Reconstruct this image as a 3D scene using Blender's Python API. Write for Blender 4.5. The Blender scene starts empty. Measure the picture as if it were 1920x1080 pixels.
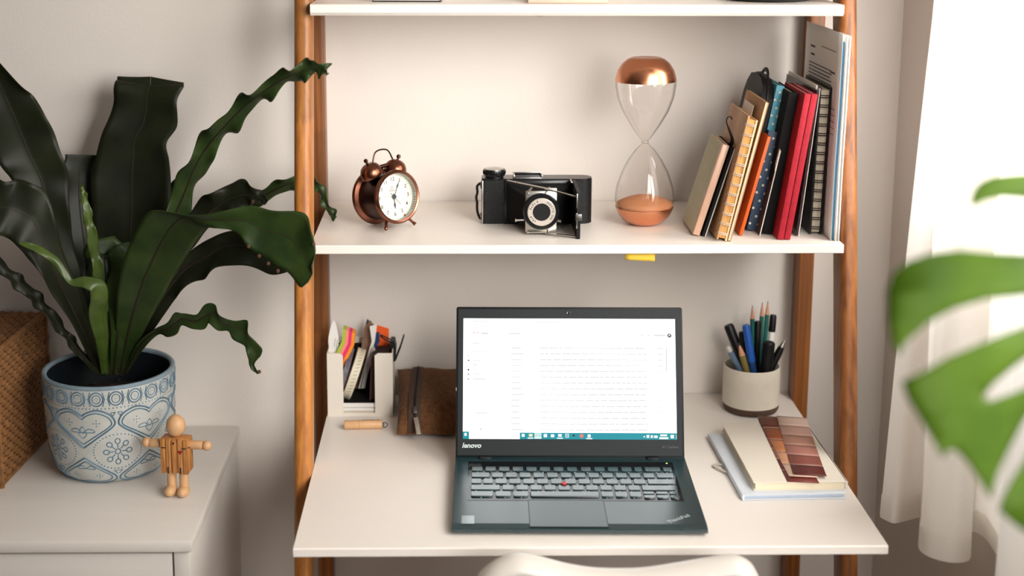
import bpy, bmesh, math, random
from mathutils import Vector, Matrix, Euler, geometry
random.seed(7)
SC = bpy.context.scene
COL = SC.collection
PI = math.pi
R = math.radians

# ------------------------------------------------------------------ camera
CAM = Vector((-.1679, -2.2531, 1.5506))
YAW, PITCH, ROLL, FPX, PPX, PPY = .0162, .184, .0024, 2667., 902.9, 304.5
_f = Vector((math.sin(YAW) * math.cos(PITCH), math.cos(YAW) * math.cos(PITCH), -math.sin(PITCH)))
_r0 = Vector((math.cos(YAW), -math.sin(YAW), 0))
_u0 = _r0.cross(_f)
CR = math.cos(ROLL) * _r0 + math.sin(ROLL) * _u0
CU = -math.sin(ROLL) * _r0 + math.cos(ROLL) * _u0
CF = _f
cd = bpy.data.cameras.new('camera')
cam = bpy.data.objects.new('camera', cd)
COL.objects.link(cam)
m = Matrix((CR, CU, -CF)).transposed().to_4x4()
m.translation = CAM
cam.matrix_world = m
cd.sensor_width = 36
cd.lens = FPX / 1920 * 36
cd.shift_x = (960 - PPX) / 1920
cd.shift_y = (PPY - 540) / 1920
cd.clip_start = .05
cd.dof.use_dof = True
cd.dof.focus_distance = 2.06
cd.dof.aperture_fstop = 2.5
SC.camera = cam

# ------------------------------------------------------------------ world, daylight, exposure
w = bpy.data.worlds.new('sky')
SC.world = w
w.use_nodes = True
w.node_tree.nodes['Background'].inputs[0].default_value = (1, .97, .93, 1)
w.node_tree.nodes['Background'].inputs[1].default_value = .8

def area(name, loc, direction, sx, sy, watt, col, spread=PI):
    l = bpy.data.lights.new(name, 'AREA')
    l.shape = 'RECTANGLE'; l.size = sx; l.size_y = sy; l.energy = watt; l.color = col; l.spread = spread
    o = bpy.data.objects.new(name, l); COL.objects.link(o)
    o.location = loc
    o.rotation_euler = Vector(direction).to_track_quat('-Z', 'Z').to_euler()
    return o
area('curtain_daylight', (.60, -.60, 1.47), (-1, 0, -.12), .56, 1.44, 24, (1, .962, .918))
area('window_daylight', (.66, -1.75, 1.62), Vector((.0, -.1, 1.05)) - Vector((.66, -1.75, 1.62)), .9, 1.2, 12.3, (1, .962, .918), R(76))
area('added_fill_light', (-.6, -4.4, 1.75), (.12, 1, -.1), 1.4, 1.2, 1.5, (1, .96, .91))  # weak soft fill added behind the camera, no such source seen

SC.view_settings.view_transform = 'Standard'
SC.view_settings.look = 'None'
SC.view_settings.gamma = 1
SC.view_settings.use_curve_mapping = False
SC.view_settings.exposure = -0.08

# ------------------------------------------------------------------ helpers
def lin(c):
    return tuple(((v / 255) / 12.92 if v / 255 <= .04045 else ((v / 255 + .055) / 1.055) ** 2.4) for v in c)

def at(px, py, y):
    """point of the place seen at that spot of the photograph, on the plane at depth y"""
    d = CR * ((px - PPX) / FPX) - CU * ((py - PPY) / FPX) + CF
    return CAM + d * ((y - CAM.y) / d.y)

def atz(px, py, z):
    d = CR * ((px - PPX) / FPX) - CU * ((py - PPY) / FPX) + CF
    return CAM + d * ((z - CAM.z) / d.z)

class G:
    def __init__(s): s.v = []; s.f = []
    def add(s, v, f, M=None):
        b = len(s.v)
        s.v += [tuple(M @ Vector(p)) if M is not None else tuple(p) for p in v]
        s.f += [tuple(i + b for i in q) for q in f]
        return s
    def box(s, x0, x1, y0, y1, z0, z1, r=0, seg=2, M=None):
        bm = bmesh.new()
        bmesh.ops.create_cube(bm, size=1)
        for v in bm.verts:
            v.co = Vector(((x0 + x1) / 2 + v.co.x * (x1 - x0), (y0 + y1) / 2 + v.co.y * (y1 - y0), (z0 + z1) / 2 + v.co.z * (z1 - z0)))
        if r > 0:
            r = min(r, .49 * min(abs(x1 - x0), abs(y1 - y0), abs(z1 - z0)))
            bmesh.ops.bevel(bm, geom=bm.edges[:], offset=r, segments=seg, affect='EDGES', profile=.5)
        bm.verts.index_update()
        s.add([v.co.copy() for v in bm.verts], [[v.index for v in f.verts] for f in bm.faces], M)
        bm.free(); return s
    def lathe(s, prof, n=32, M=None, closed=False):
        v = []; f = []
        for r, z in prof:
            for k in range(n):
                a = 2 * PI * k / n
                v.append((r * math.cos(a), r * math.sin(a), z))
        m_ = len(prof)
        for i in range(m_ if closed else m_ - 1):
            j = (i + 1) % m_
            for k in range(n):
                l = (k + 1) % n
                f.append((i * n + k, i * n + l, j * n + l, j * n + k))
        if not closed:
            if prof[0][0] > 1e-6: f.append(tuple(range(n - 1, -1, -1)))
            if prof[-1][0] > 1e-6: f.append(tuple((m_ - 1) * n + k for k in range(n)))
        return s.add(v, f, M)
    def cyl(s, p0, p1, r0, r1=None, n=16):
        p0 = Vector(p0); p1 = Vector(p1); d = p1 - p0
        M = d.to_track_quat('Z', 'Y').to_matrix().to_4x4(); M.translation = p0
        return s.lathe([(r0, 0), (r0 if r1 is None else r1, d.length)], n, M)
    def rod(s, p0, p1, prof, n=16):
        """lathe along p0->p1, prof of (radius, fraction)"""
        p0 = Vector(p0); p1 = Vector(p1); d = p1 - p0
        M = d.to_track_quat('Z', 'Y').to_matrix().to_4x4(); M.translation = p0
        return s.lathe([(r, t * d.length) for r, t in prof], n, M)
    def tube(s, pts, r, n=6, closed=False, flat=1., up=None):
        pts = [Vector(p) for p in pts]; N = len(pts); v = []; f = []
        prev = None
        for i, p in enumerate(pts):
            if closed: t = pts[(i + 1) % N] - pts[i - 1]
            else: t = pts[min(i + 1, N - 1)] - pts[max(i - 1, 0)]
            t.normalize()
            if up is not None: a = Vector(up[i] if isinstance(up, list) else up)
            elif prev is not None: a = prev
            else: a = Vector((0, 0, 1)) if abs(t.z) < .9 else Vector((1, 0, 0))
            a = (a - t * a.dot(t))
            if a.length < 1e-6: a = t.orthogonal()
            a.normalize(); prev = a
            b = t.cross(a)
            rr = r[i] if isinstance(r, (list, tuple)) else r
            for k in range(n):
                th = 2 * PI * k / n
                v.append(p + a * (rr * flat * math.cos(th)) + b * (rr * math.sin(th)))
        for i in range(N if closed else N - 1):
            j = (i + 1) % N
            for k in range(n):
                l = (k + 1) % n
                f.append((i * n + k, i * n + l, j * n + l, j * n + k))
        if not closed:
            f.append(tuple(range(n - 1, -1, -1))); f.append(tuple((N - 1) * n + k for k in range(n)))
        return s.add(v, f)
    def prism(s, poly, h0, h1, M=None):
        """polygon in xy, from z=h0 to z=h1"""
        n = len(poly)
        v = [(p[0], p[1], h0) for p in poly] + [(p[0], p[1], h1) for p in poly]
        f = [(i, (i + 1) % n, n + (i + 1) % n, n + i) for i in range(n)]
        tri = geometry.tessellate_polygon([[Vector((p[0], p[1], 0)) for p in poly]])
        for t in tri:
            f.append(tuple(t)); f.append(tuple(i + n for i in reversed(t)))
        return s.add(v, f, M)
    def sph(s, c, rx, ry=None, rz=None, n=20, k=12, M=None):
        ry = rx if ry is None else ry; rz = rx if rz is None else rz
        v = [(c[0], c[1], c[2] - rz)]; f = []
        for i in range(1, k):
            ph = -PI / 2 + PI * i / k
            for j in range(n):
                th = 2 * PI * j / n
                v.append((c[0] + rx * math.cos(ph) * math.cos(th), c[1] + ry * math.cos(ph) * math.sin(th), c[2] + rz * math.sin(ph)))
        v.append((c[0], c[1], c[2] + rz)); L = len(v) - 1
        for j in range(n):
            f.append((0, 1 + (j + 1) % n, 1 + j)); f.append((L, L - n + j, L - n + (j + 1) % n))
            for i in range(k - 2):
                a = 1 + i * n
                f.append((a + j, a + (j + 1) % n, a + n + (j + 1) % n, a + n + j))
        return s.add(v, f, M)
    def grid(s, fn, nu, nv):
        v = [fn(i / nu, j / nv) for i in range(nu + 1) for j in range(nv + 1)]
        f = [(i * (nv + 1) + j, (i + 1) * (nv + 1) + j, (i + 1) * (nv + 1) + j + 1, i * (nv + 1) + j + 1) for i in range(nu) for j in range(nv)]
        return s.add(v, f)
    def mesh(s, name, mat, ang=35):
        me = bpy.data.meshes.new(name)
        me.from_pydata([tuple(p) for p in s.v], [], s.f)
        bm = bmesh.new(); bm.from_mesh(me)
        bmesh.ops.recalc_face_normals(bm, faces=bm.faces[:])
        bm.to_mesh(me); bm.free()
        for p in me.polygons: p.use_smooth = True
        me.set_sharp_from_angle(angle=R(ang))
        for q in (mat if isinstance(mat, (list, tuple)) else [mat]): me.materials.append(q)
        return me

def tag(o, label=None, cat=None, group=None, kind=None):
    if label: o['label'] = label
    if cat: o['category'] = cat
    if group: o['group'] = group
    if kind: o['kind'] = kind
    return o

def thing(name, label, cat, loc=(0, 0, 0), rot=(0, 0, 0), group=None):
    o = bpy.data.objects.new(name, None); COL.objects.link(o)
    o.empty_display_size = .02
    o.location = loc; o.rotation_euler = rot
    return tag(o, label, cat, group)

def part(name, g, mat, parent=None, label=None, solid=0, ang=35, kind=None, off=0.):
    me = g if isinstance(g, bpy.types.Mesh) else g.mesh(name, mat, ang)
    o = bpy.data.objects.new(name, me); COL.objects.link(o)
    if parent is not None: o.parent = parent
    if label: o['label'] = label
    if kind: o['kind'] = kind
    if solid:
        md = o.modifiers.new('thickness', 'SOLIDIFY'); md.thickness = solid; md.offset = off
    return o

def lettering(name, body, size, mat, parent, M, extrude=.00015, shear=0, bold=0, align='CENTER', sx=1.):
    cu = bpy.data.curves.new(name, 'FONT')
    cu.body = body; cu.size = size; cu.extrude = extrude; cu.shear = shear; cu.offset = bold
    cu.align_x = align; cu.align_y = 'CENTER'; cu.resolution_u = 3
    cu.materials.append(mat)
    tmp = bpy.data.objects.new(name, cu); COL.objects.link(tmp)
    me = bpy.data.meshes.new_from_object(tmp)
    bpy.data.objects.remove(tmp); bpy.data.curves.remove(cu)
    me.name = name
    o = bpy.data.objects.new(name, me); COL.objects.link(o)
    o.parent = parent
    o.matrix_local = M @ Matrix.Diagonal((sx, 1, 1, 1))
    return o

def catmull(P, n):
    """resample control tuples (any length) to n+1 points"""
    out = []; N = len(P) - 1
    for i in range(n + 1):
        t = i / n * N; k = min(int(t), N - 1); u = t - k
        p0, p1, p2, p3 = P[max(k - 1, 0)], P[k], P[k + 1], P[min(k + 2, N)]
        out.append([.5 * (2 * b + (c - a) * u + (2 * a - 5 * b + 4 * c - d) * u * u + (-a + 3 * b - 3 * c + d) * u ** 3) for a, b, c, d in zip(p0, p1, p2, p3)])
    return out

# ------------------------------------------------------------------ materials
def M_(name, col, rough=.5, metal=0., var=0., vs=20., bump=0., bs=200., stretch=(1, 1, 1), col2=None, spec=.5, trans=0., coat=0., sheen=0., ior=1.5):
    """colour in sRGB 0-255, noise variation and fine relief"""
    mt = bpy.data.materials.new(name); mt.use_nodes = True
    nt = mt.node_tree; N = nt.nodes; L = nt.links
    b = N['Principled BSDF']
    c = lin(col)
    b.inputs['Roughness'].default_value = rough
    b.inputs['Metallic'].default_value = metal
    b.inputs['Specular IOR Level'].default_value = spec
    b.inputs['Coat Weight'].default_value = coat; b.inputs['IOR'].default_value = ior
    b.inputs['Sheen Weight'].default_value = sheen
    tc = N.new('ShaderNodeTexCoord'); mp = N.new('ShaderNodeMapping')
    mp.inputs['Scale'].default_value = stretch
    L.new(tc.outputs['Object'], mp.inputs['Vector'])
    nz = N.new('ShaderNodeTexNoise'); nz.inputs['Scale'].default_value = vs; nz.inputs['Detail'].default_value = 4
    L.new(mp.outputs[0], nz.inputs['Vector'])
    rp = N.new('ShaderNodeValToRGB')
    rp.color_ramp.elements[0].position = .3; rp.color_ramp.elements[1].position = .7
    d = lin(col2) if col2 else tuple(v * (1 - var) for v in c)
    rp.color_ramp.elements[0].color = (*d, 1); rp.color_ramp.elements[1].color = (*c, 1)
    L.new(nz.outputs['Fac'], rp.inputs['Fac'])
    L.new(rp.outputs['Color'], b.inputs['Base Color'])
    if bump:
        n2 = N.new('ShaderNodeTexNoise'); n2.inputs['Scale'].default_value = bs; n2.inputs['Detail'].default_value = 3
        L.new(mp.outputs[0], n2.inputs['Vector'])
        bp = N.new('ShaderNodeBump'); bp.inputs['Strength'].default_value = bump; bp.inputs['Distance'].default_value = .002
        L.new(n2.outputs['Fac'], bp.inputs['Height']); L.new(bp.outputs[0], b.inputs['Normal'])
    if trans:
        tr = N.new('ShaderNodeBsdfTranslucent'); L.new(rp.outputs['Color'], tr.inputs['Color'])
        mx = N.new('ShaderNodeMixShader'); mx.inputs[0].default_value = trans
        L.new(b.outputs[0], mx.inputs[1]); L.new(tr.outputs[0], mx.inputs[2])
        L.new(mx.outputs[0], N['Material Output'].inputs['Surface'])
    return mt

def wood(name, c1, c2, seg=.33, rough=.42, grain=95.):
    """finger-jointed timber running along z"""
    mt = bpy.data.materials.new(name); mt.use_nodes = True
    nt = mt.node_tree; N = nt.nodes; L = nt.links; b = N['Principled BSDF']
    b.inputs['Roughness'].default_value = rough
    tc = N.new('ShaderNodeTexCoord')
    mp = N.new('ShaderNodeMapping'); mp.inputs['Scale'].default_value = (1, 1, .022)
    L.new(tc.outputs['Object'], mp.inputs['Vector'])
    nz = N.new('ShaderNodeTexNoise'); nz.inputs['Scale'].default_value = grain; nz.inputs['Detail'].default_value = 5; nz.inputs['Distortion'].default_value = .35
    L.new(mp.outputs[0], nz.inputs['Vector'])
    n3 = N.new('ShaderNodeTexNoise'); n3.inputs['Scale'].default_value = grain * 9; n3.inputs['Detail'].default_value = 2
    L.new(mp.outputs[0], n3.inputs['Vector'])
    rp = N.new('ShaderNodeValToRGB')
    rp.color_ramp.elements[0].position = .33; rp.color_ramp.elements[1].position = .68
    rp.color_ramp.elements[0].color = (*lin(c2), 1); rp.color_ramp.elements[1].color = (*lin(c1), 1)
    L.new(nz.outputs['Fac'], rp.inputs['Fac'])
    sx = N.new('ShaderNodeSeparateXYZ'); L.new(tc.outputs['Object'], sx.inputs[0])
    def mth(op, a, b_=None):
        q = N.new('ShaderNodeMath'); q.operation = op
        for i, v in enumerate((a, b_)):
            if v is None: continue
            if isinstance(v, (int, float)): q.inputs[i].default_value = v
            else: L.new(v, q.inputs[i])
        return q.outputs[0]
    xy = mth('ADD', sx.outputs[0], sx.outputs[1])
    zz = mth('MULTIPLY', mth('PINGPONG', xy, .003), 3.)
    z = mth('ADD', sx.outputs[2], zz)
    oi = N.new('ShaderNodeObjectInfo')
    z = mth('ADD', mth('DIVIDE', z, seg), mth('MULTIPLY', oi.outputs['Random'], 7.))
    fl = mth('FLOOR', z)
    wn = N.new('ShaderNodeTexWhiteNoise'); wn.noise_dimensions = '1D'; L.new(fl, wn.inputs['W'])
    mr = N.new('ShaderNodeMapRange'); mr.inputs['To Min'].default_value = .74; mr.inputs['To Max'].default_value = 1.1
    L.new(wn.outputs['Value'], mr.inputs['Value'])
    m1 = N.new('ShaderNodeMix'); m1.data_type = 'RGBA'; m1.blend_type = 'MULTIPLY'; m1.inputs[0].default_value = 1
    L.new(rp.outputs[0], m1.inputs[6]); L.new(mr.outputs[0], m1.inputs[7])
    m2 = N.new('ShaderNodeMix'); m2.data_type = 'RGBA'; m2.blend_type = 'MULTIPLY'; m2.inputs[0].default_value = .35
    L.new(m1.outputs[2], m2.inputs[6]); L.new(n3.outputs['Fac'], m2.inputs[7])
    L.new(m2.outputs[2], b.inputs['Base Color'])
    return mt

def emit(name, col, s=1.):
    mt = bpy.data.materials.new(name); mt.use_nodes = True
    b = mt.node_tree.nodes['Principled BSDF']
    b.inputs['Base Color'].default_value = (.01, .01, .01, 1); b.inputs['Roughness'].default_value = .35; b.inputs['Specular IOR Level'].default_value = .12
    b.inputs['Emission Color'].default_value = (*lin(col), 1); b.inputs['Emission Strength'].default_value = s
    return mt

def glass(name, tint=(1, 1, 1), edge=.10, rough=.02, refl=1.):
    """thin clear glass: see-through with a mirror-like sheen that grows at grazing angles"""
    mt = bpy.data.materials.new(name); mt.use_nodes = True
    nt = mt.node_tree; N = nt.nodes; L = nt.links
    for n in list(N):
        if n.type == 'BSDF_PRINCIPLED': N.remove(n)
    tr = N.new('ShaderNodeBsdfTransparent'); tr.inputs[0].default_value = (*tint, 1)
    lw = N.new('ShaderNodeLayerWeight'); lw.inputs[0].default_value = .5
    rp = N.new('ShaderNodeValToRGB'); rp.color_ramp.elements[0].position = .55; rp.color_ramp.elements[1].position = 1.
    rp.color_ramp.elements[0].color = (*tint, 1); rp.color_ramp.elements[1].color = (*[t * (1 - 4.5 * edge) for t in tint], 1)
    L.new(lw.outputs['Facing'], rp.inputs[0]); L.new(rp.outputs[0], tr.inputs[0])
    gl = N.new('ShaderNodeBsdfGlossy'); gl.inputs['Roughness'].default_value = rough
    gl.inputs['Color'].default_value = (refl, refl, refl, 1)
    fr = N.new('ShaderNodeFresnel')
    ge = N.new('ShaderNodeNewGeometry'); mr = N.new('ShaderNodeMapRange')
    mr.inputs['To Min'].default_value = 1.5; mr.inputs['To Max'].default_value = 1 / 1.5
    L.new(ge.outputs['Backfacing'], mr.inputs['Value']); L.new(mr.outputs[0], fr.inputs['IOR'])
    mx = N.new('ShaderNodeMixShader')
    L.new(fr.outputs[0], mx.inputs[0]); L.new(tr.outputs[0], mx.inputs[1]); L.new(gl.outputs[0], mx.inputs[2])
    L.new(mx.outputs[0], N['Material Output'].inputs['Surface'])
    return mt

WALL2 = M_('far_wall_paint', (138, 128, 116), .9)  # unseen walls, toned dark to cut the bounce light
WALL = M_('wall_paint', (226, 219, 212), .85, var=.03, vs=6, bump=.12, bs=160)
CEIL = M_('ceiling_paint', (235, 230, 222), .9)
FLOOR = M_('floor_boards', (150, 112, 78), .5, var=.3, vs=14, stretch=(1, .06, 1))
WHITE = M_('white_lacquer', (236, 229, 221), .38, var=.02, vs=8)
TRIMW = M_('white_trim', (236, 232, 226), .45)
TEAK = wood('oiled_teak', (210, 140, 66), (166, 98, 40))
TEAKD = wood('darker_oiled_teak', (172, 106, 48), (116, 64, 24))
DRESS = M_('painted_pine', (216, 210, 203), .42, var=.05, vs=5, stretch=(1, 8, 8), bump=.08, bs=90)
BLACKP = M_('black_plastic', (16, 16, 17), .45, spec=.35)
BLACKF = M_('black_cloth', (12, 11, 12), .75, spec=.25, bump=.15, bs=500)
PAPER = M_('white_paper', (232, 229, 224), .7, var=.03)
CREAM = M_('cream_pages', (222, 206, 176), .8, var=.2, vs=300, stretch=(1, 1, .02))
SILVER = M_('nickel', (190, 186, 178), .28, metal=1., var=.12, vs=60)
STEEL = M_('dull_steel', (120, 120, 118), .4, metal=1.)
GLASS = glass('clear_glass')

# ================================================================== THE ROOM
XR = .538; XL = -3.2; YB = -4.6; ZC = 2.7
def struct(name, g, mat, **k):
    o = part(name, g, mat, **k); o['kind'] = 'structure'; return o
struct('wall_back', G().box(XL - .1, XR + .12, 0, .1, -.1, ZC + .1), WALL)
WY0, WY1, WZ0, WZ1 = -2.4, -.30, .74, 2.24
g = G()
g.box(XR, XR + .12, WY1, 0, 0, ZC).box(XR, XR + .12, YB, WY0, 0, ZC)
g.box(XR, XR + .12, WY0, WY1, 0, WZ0).box(XR, XR + .12, WY0, WY1, WZ1, ZC)
struct('wall_right', g, WALL)
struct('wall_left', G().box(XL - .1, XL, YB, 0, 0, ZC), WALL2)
g = G()
g.box(XL - .1, -1.35, YB - .1, YB, 0, ZC).box(.15, XR + .12, YB - .1, YB, 0, ZC)
g.box(-1.35, .15, YB - .1, YB, 0, 1.1).box(-1.35, .15, YB - .1, YB, 2.4, ZC)
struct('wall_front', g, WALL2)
struct('floor', G().box(XL - .1, XR + .12, YB - .1, .1, -.1, 0), FLOOR)
struct('ceiling', G().box(XL - .1, XR + .12, YB - .1, .1, ZC, ZC + .1), CEIL)
struct('baseboard_back', G().box(XL, XR, -.012, 0, 0, .08, .003), TRIMW)

def window(name, axis, a0, a1, z0, z1, plane, mid):
    """frame with mullions, and panes of glass"""
    def bx(g, p, q, r, s_):
        if axis == 'y': g.box(plane - .02, plane + .02, p, q, r, s_, .004)
        else: g.box(p, q, plane - .02, plane + .02, r, s_, .004)
        return g
    e = bpy.data.objects.new(name, None); COL.objects.link(e); e['kind'] = 'structure'
    g = G(); t = .05
    bx(g, a0, a1, z0, z0 + t); bx(g, a0, a1, z1 - t, z1); bx(g, a0, a0 + t, z0, z1); bx(g, a1 - t, a1, z0, z1)
    for k in range(1, mid): q = a0 + (a1 - a0) * k / mid; bx(g, q - .022, q + .022, z0, z1)
    part('window_frame', g, TRIMW, e)
    for k in range(mid):
        p, q = a0 + (a1 - a0) * k / mid + .025, a0 + (a1 - a0) * (k + 1) / mid - .025
        if axis == 'y': gg = G().box(plane - .002, plane + .002, p, q, z0 + .03, z1 - .03)
        else: gg = G().box(p, q, plane - .002, plane + .002, z0 + .03, z1 - .03)
        part('pane', gg, GLASS, e)
window('window_1', 'y', WY0, WY1, WZ0, WZ1, XR + .115, 3)
window('window_2', 'x', -1.35, .15, 1.1, 2.4, YB - .07, 2)  # unseen window, added to go with the fill lamp

# ================================================================== LADDER DESK
desk = thing('ladder_desk', 'white and teak ladder desk with two shelves standing against the wall', 'desk')
def sect(x0, x1, yf, dep, rf=.009, rb=.003):
    pts = []
    for cx, cy, r, a0 in ((x0 + rf, yf + rf, rf, 180), (x1 - rf, yf + rf, rf, 270), (x1 - rb, yf + dep - rb, rb, 0), (x0 + rb, yf + dep - rb, rb, 90)):
        for k in range(5):
            a = R(a0 + k * 22.5); pts.append((cx + r * math.cos(a), cy + r * math.sin(a)))
    return pts
def pole(x0, x1, yf0, slope, dep, z1=1.86, rf=.009):
    g = G(); s0 = sect(x0, x1, 0, dep, rf); n = len(s0)
    v = [(p[0], p[1] + yf0 + slope * (z - .74), z) for z in (0, z1) for p in s0]
    f = [(i, (i + 1) % n, n + (i + 1) % n, n + i) for i in range(n)] + [tuple(range(n - 1, -1, -1)), tuple(range(n, 2 * n))]
    return g.add(v, f)
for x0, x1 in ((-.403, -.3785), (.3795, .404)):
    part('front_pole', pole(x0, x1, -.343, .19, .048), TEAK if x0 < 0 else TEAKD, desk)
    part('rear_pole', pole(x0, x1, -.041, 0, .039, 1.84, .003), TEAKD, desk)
def board(x0, x1, y0, zt, th, bev):
    # front edge has a sloping bevel underneath
    prof = [(y0 + .0015, zt), (y0, zt - .0015), (y0, zt - th), (y0 + bev, zt - th - bev), (-.002, zt - th - bev), (-.002, zt)]
    g = G(); M = Matrix(((0, 0, 1, 0), (1, 0, 0, 0), (0, 1, 0, 0), (0, 0, 0, 1)))
    return g.prism(prof, x0, x1, M)
part('shelf', board(-.3775, .3785, -.2394, 1.4023, .0115, .0045), WHITE, desk, 'upper white shelf at the top of the frame')
part('shelf', board(-.3775, .3785, -.2988, 1.0675, .0115, .001), WHITE, desk, 'middle white shelf carrying clock and books')
part('desktop', board(-.378, .379, -.5692, .74, .011, .001), WHITE, desk, 'deep white desktop carrying the laptop')
part('crossbar', G().box(-.378, .379, -.041, -.018, .60, .68, .003), TEAK, desk)
part('screw_cap', G().lathe([(.006, 0), (.006, -.0022), (.004, -.0032), (0, -.0032)], 16, Matrix.Translation((-.051, -.205, 1.3863))), M_('brass_cap', (170, 130, 80), .4, metal=.6), desk)
S1, S2, DT = 1.4023, 1.0675, .74

# ================================================================== DRESSER
DX, DZ = -.5325, .687
dr = thing('chest_of_drawers', 'white painted wooden chest of drawers under the potted fern', 'dresser', (-.9, -.21, 0))
def dloc(o): return (o[0] + .9, o[1] + .21, o[2])
def dbox(x0, x1, y0, y1, z0, z1, r=.002): return G().box(x0 + .9, x1 + .9, y0 + .21, y1 + .21, z0, z1, r)
part('top', dbox(-1.3, DX, -.434, -.002, DZ - .0175, DZ, .003), DRESS, dr)
part('side_panel', dbox(DX - .027, DX - .004, -.428, -.006, 0, DZ - .018), DRESS, dr)
part('side_panel', dbox(-1.296, -1.273, -.428, -.006, 0, DZ - .018), DRESS, dr)
part('back_panel', dbox(-1.27, DX - .03, -.02, -.008, .05, DZ - .02), DRESS, dr)
part('bottom_panel', dbox(-1.27, DX - .03, -.40, -.022, .04, .06), DRESS, dr)
for z0, z1 in ((.46, DZ - .0215), (.25, .455), (.06, .245)):
    d = part('drawer', dbox(-1.27, DX - .0295, -.427, -.405, z0, z1, .0015), DRESS, dr)
    part('knob', G().lathe([(.008, 0), (.008, .012), (.016, .018), (.016, .026), (.008, .03), (0, .03)], 20, Matrix.Translation((-.9 + .9 - .0, -.427 + .21, (z0 + z1) / 2)) @ Matrix.Rotation(R(90), 4, 'X')), DRESS, d)
part('plinth', dbox(-1.27, DX - .03, -.41, -.39, 0, .055), DRESS, dr)

# ================================================================== WICKER BOX
WICK = M_('seagrass', (142, 96, 52), .8, var=.5, vs=90, bump=.4, bs=260)
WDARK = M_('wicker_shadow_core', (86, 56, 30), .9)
bx = thing('wicker_box', 'brown woven wicker box with lid at the back of the dresser', 'basket', (-.9855, -.137, DZ), (0, 0, R(-3.6)))
BW, BD, BH = .146, .107, .208
core = part('body', G().box(-BW + .004, BW - .004, -BD + .004, BD - .004, 0, BH - .004, .004), WDARK, bx)
def weave(fn, L, H, pu, pv, amp, name):
    g = G(); rows = int(H / pv); k = int(L / pu)
    for i in range(rows):
        v0 = (i + .5) * pv; pts = []; up = []
        ph = PI * (i % 2)
        for j in range(k * 4 + 1):
            u = j / (k * 4) * L
            wob = random.uniform(-.0004, .0004)
            p, n = fn(u, v0 + wob)
            pts.append(p + n * (amp * math.sin(2 * PI * u / (2 * pu) + ph) + wob)); up.append(n)
        g.tube(pts, pv * .56, 5, up=up, flat=.55)
    return part(name, g, WICK, bx, kind='stuff', ang=80)
weave(lambda u, v: (Vector((BW - .003, -BD + u, v)), Vector((1, 0, 0))), 2 * BD, BH, .0105, .0078, .0015, 'side_weave')
weave(lambda u, v: (Vector((-BW + v, -BD + u, BH - .003)), Vector((0, 0, 1))), 2 * BD, 2 * BW, .0105, .0078, .0015, 'lid_weave')
weave(lambda u, v: (Vector((-BW + u, -BD + .003, v)), Vector((0, -1, 0))), 2 * BW, BH, .0105, .0078, .0015, 'front_weave')
g = G()
for p, q in (((BW - .002, -BD, .0035), (BW - .002, BD, .0035)), ((BW, -BD, BH), (BW, BD, BH)), ((-BW, -BD, BH), (BW, -BD, BH)), ((BW, -BD, 0), (BW, -BD, BH)), ((BW, BD, 0), (BW, BD, BH))):
    P = [Vector(p).lerp(Vector(q), t / 30) + Vector((random.uniform(-.0006, .0006),) * 3) for t in range(31)]
    g.tube(P, .0042, 7)
part('braided_edge', g, WICK, bx)

# ================================================================== POTTED FERN
POTC = (-.703, -.165, DZ)
fern = thing('potted_fern', "bird's nest fern in a blue patterned pot on the white dresser", 'plant', POTC)
PROF = [(.0, 0), (.068, 0), (.076, .003), (.084, .011), (.0895, .025), (.0935, .048), (.096, .08), (.0975, .115), (.0985, .15)]
GLAZE = M_('pale_glaze', (192, 194, 189), .45, var=.14, vs=45, bump=.08, bs=120)
BLUEG = M_('blue_glaze', (92, 126, 148), .45, var=.35, vs=70)
RIMG = M_('rim_glaze', (132, 152, 164), .4, var=.2, vs=50)
INNER = M_('inner_glaze', (18, 25, 30), .4, var=.2)
SOIL = M_('soil', (38, 27, 18), .95, col2=(14, 10, 7), vs=120, bump=.8, bs=220)
pot = part('pot', G().lathe(PROF + [(.0985, .154), (.0965, .158), (.094, .158), (.092, .154), (.0905, .13), (.086, .05), (0, .05)], 96), GLAZE, fern)
part('rim_band', G().lathe([(.0989, .1535), (.0990, .1565), (.0972, .1588), (.0938, .1588), (.0915, .1565), (.0915, .1535)], 96, closed=True), RIMG, pot)
part('inner_wall', G().lathe([(.0912, .1535), (.0900, .13), (.088, .09), (.0885, .09), (.0905, .13), (.0917, .1535)], 96, closed=True), INNER, pot, 'dark glazed inside')
def prad(z):
    for (r0, z0), (r1, z1) in zip(PROF[1:], PROF[2:]):
        if z0 <= z <= z1: return r0 + (r1 - r0) * (z - z0) / (z1 - z0)
    return .0985 if z > .1 else .068
def psurf(th, z, off=.0):
    r = prad(max(.001, z)) + off
    return Vector((r * math.sin(th), -r * math.cos(th), z))
rel = G(); dots = G()
def line(pts, r=.00085, closed=False):
    P = [psurf(t, z) for t, z in pts]
    U = [psurf(t, z, .01) - psurf(t, z) for t, z in pts]
    rel.tube(P, r, 4, closed, up=U)
def dot(t, z, r=.0011):
    c = psurf(t, z); n = (psurf(t, z, .01) - c).normalized(); a = Vector((0, 0, 1)); a = (a - n * a.dot(n)).normalized(); b = n.cross(a)
    v = [c + n * .0006] + [c + (a * math.cos(k * PI / 3) + b * math.sin(k * PI / 3)) * r - n * .0002 for k in range(6)]
    dots.add(v, [(0, 1 + k, 1 + (k + 1) % 6) for k in range(6)])
D = PI / 180
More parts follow.
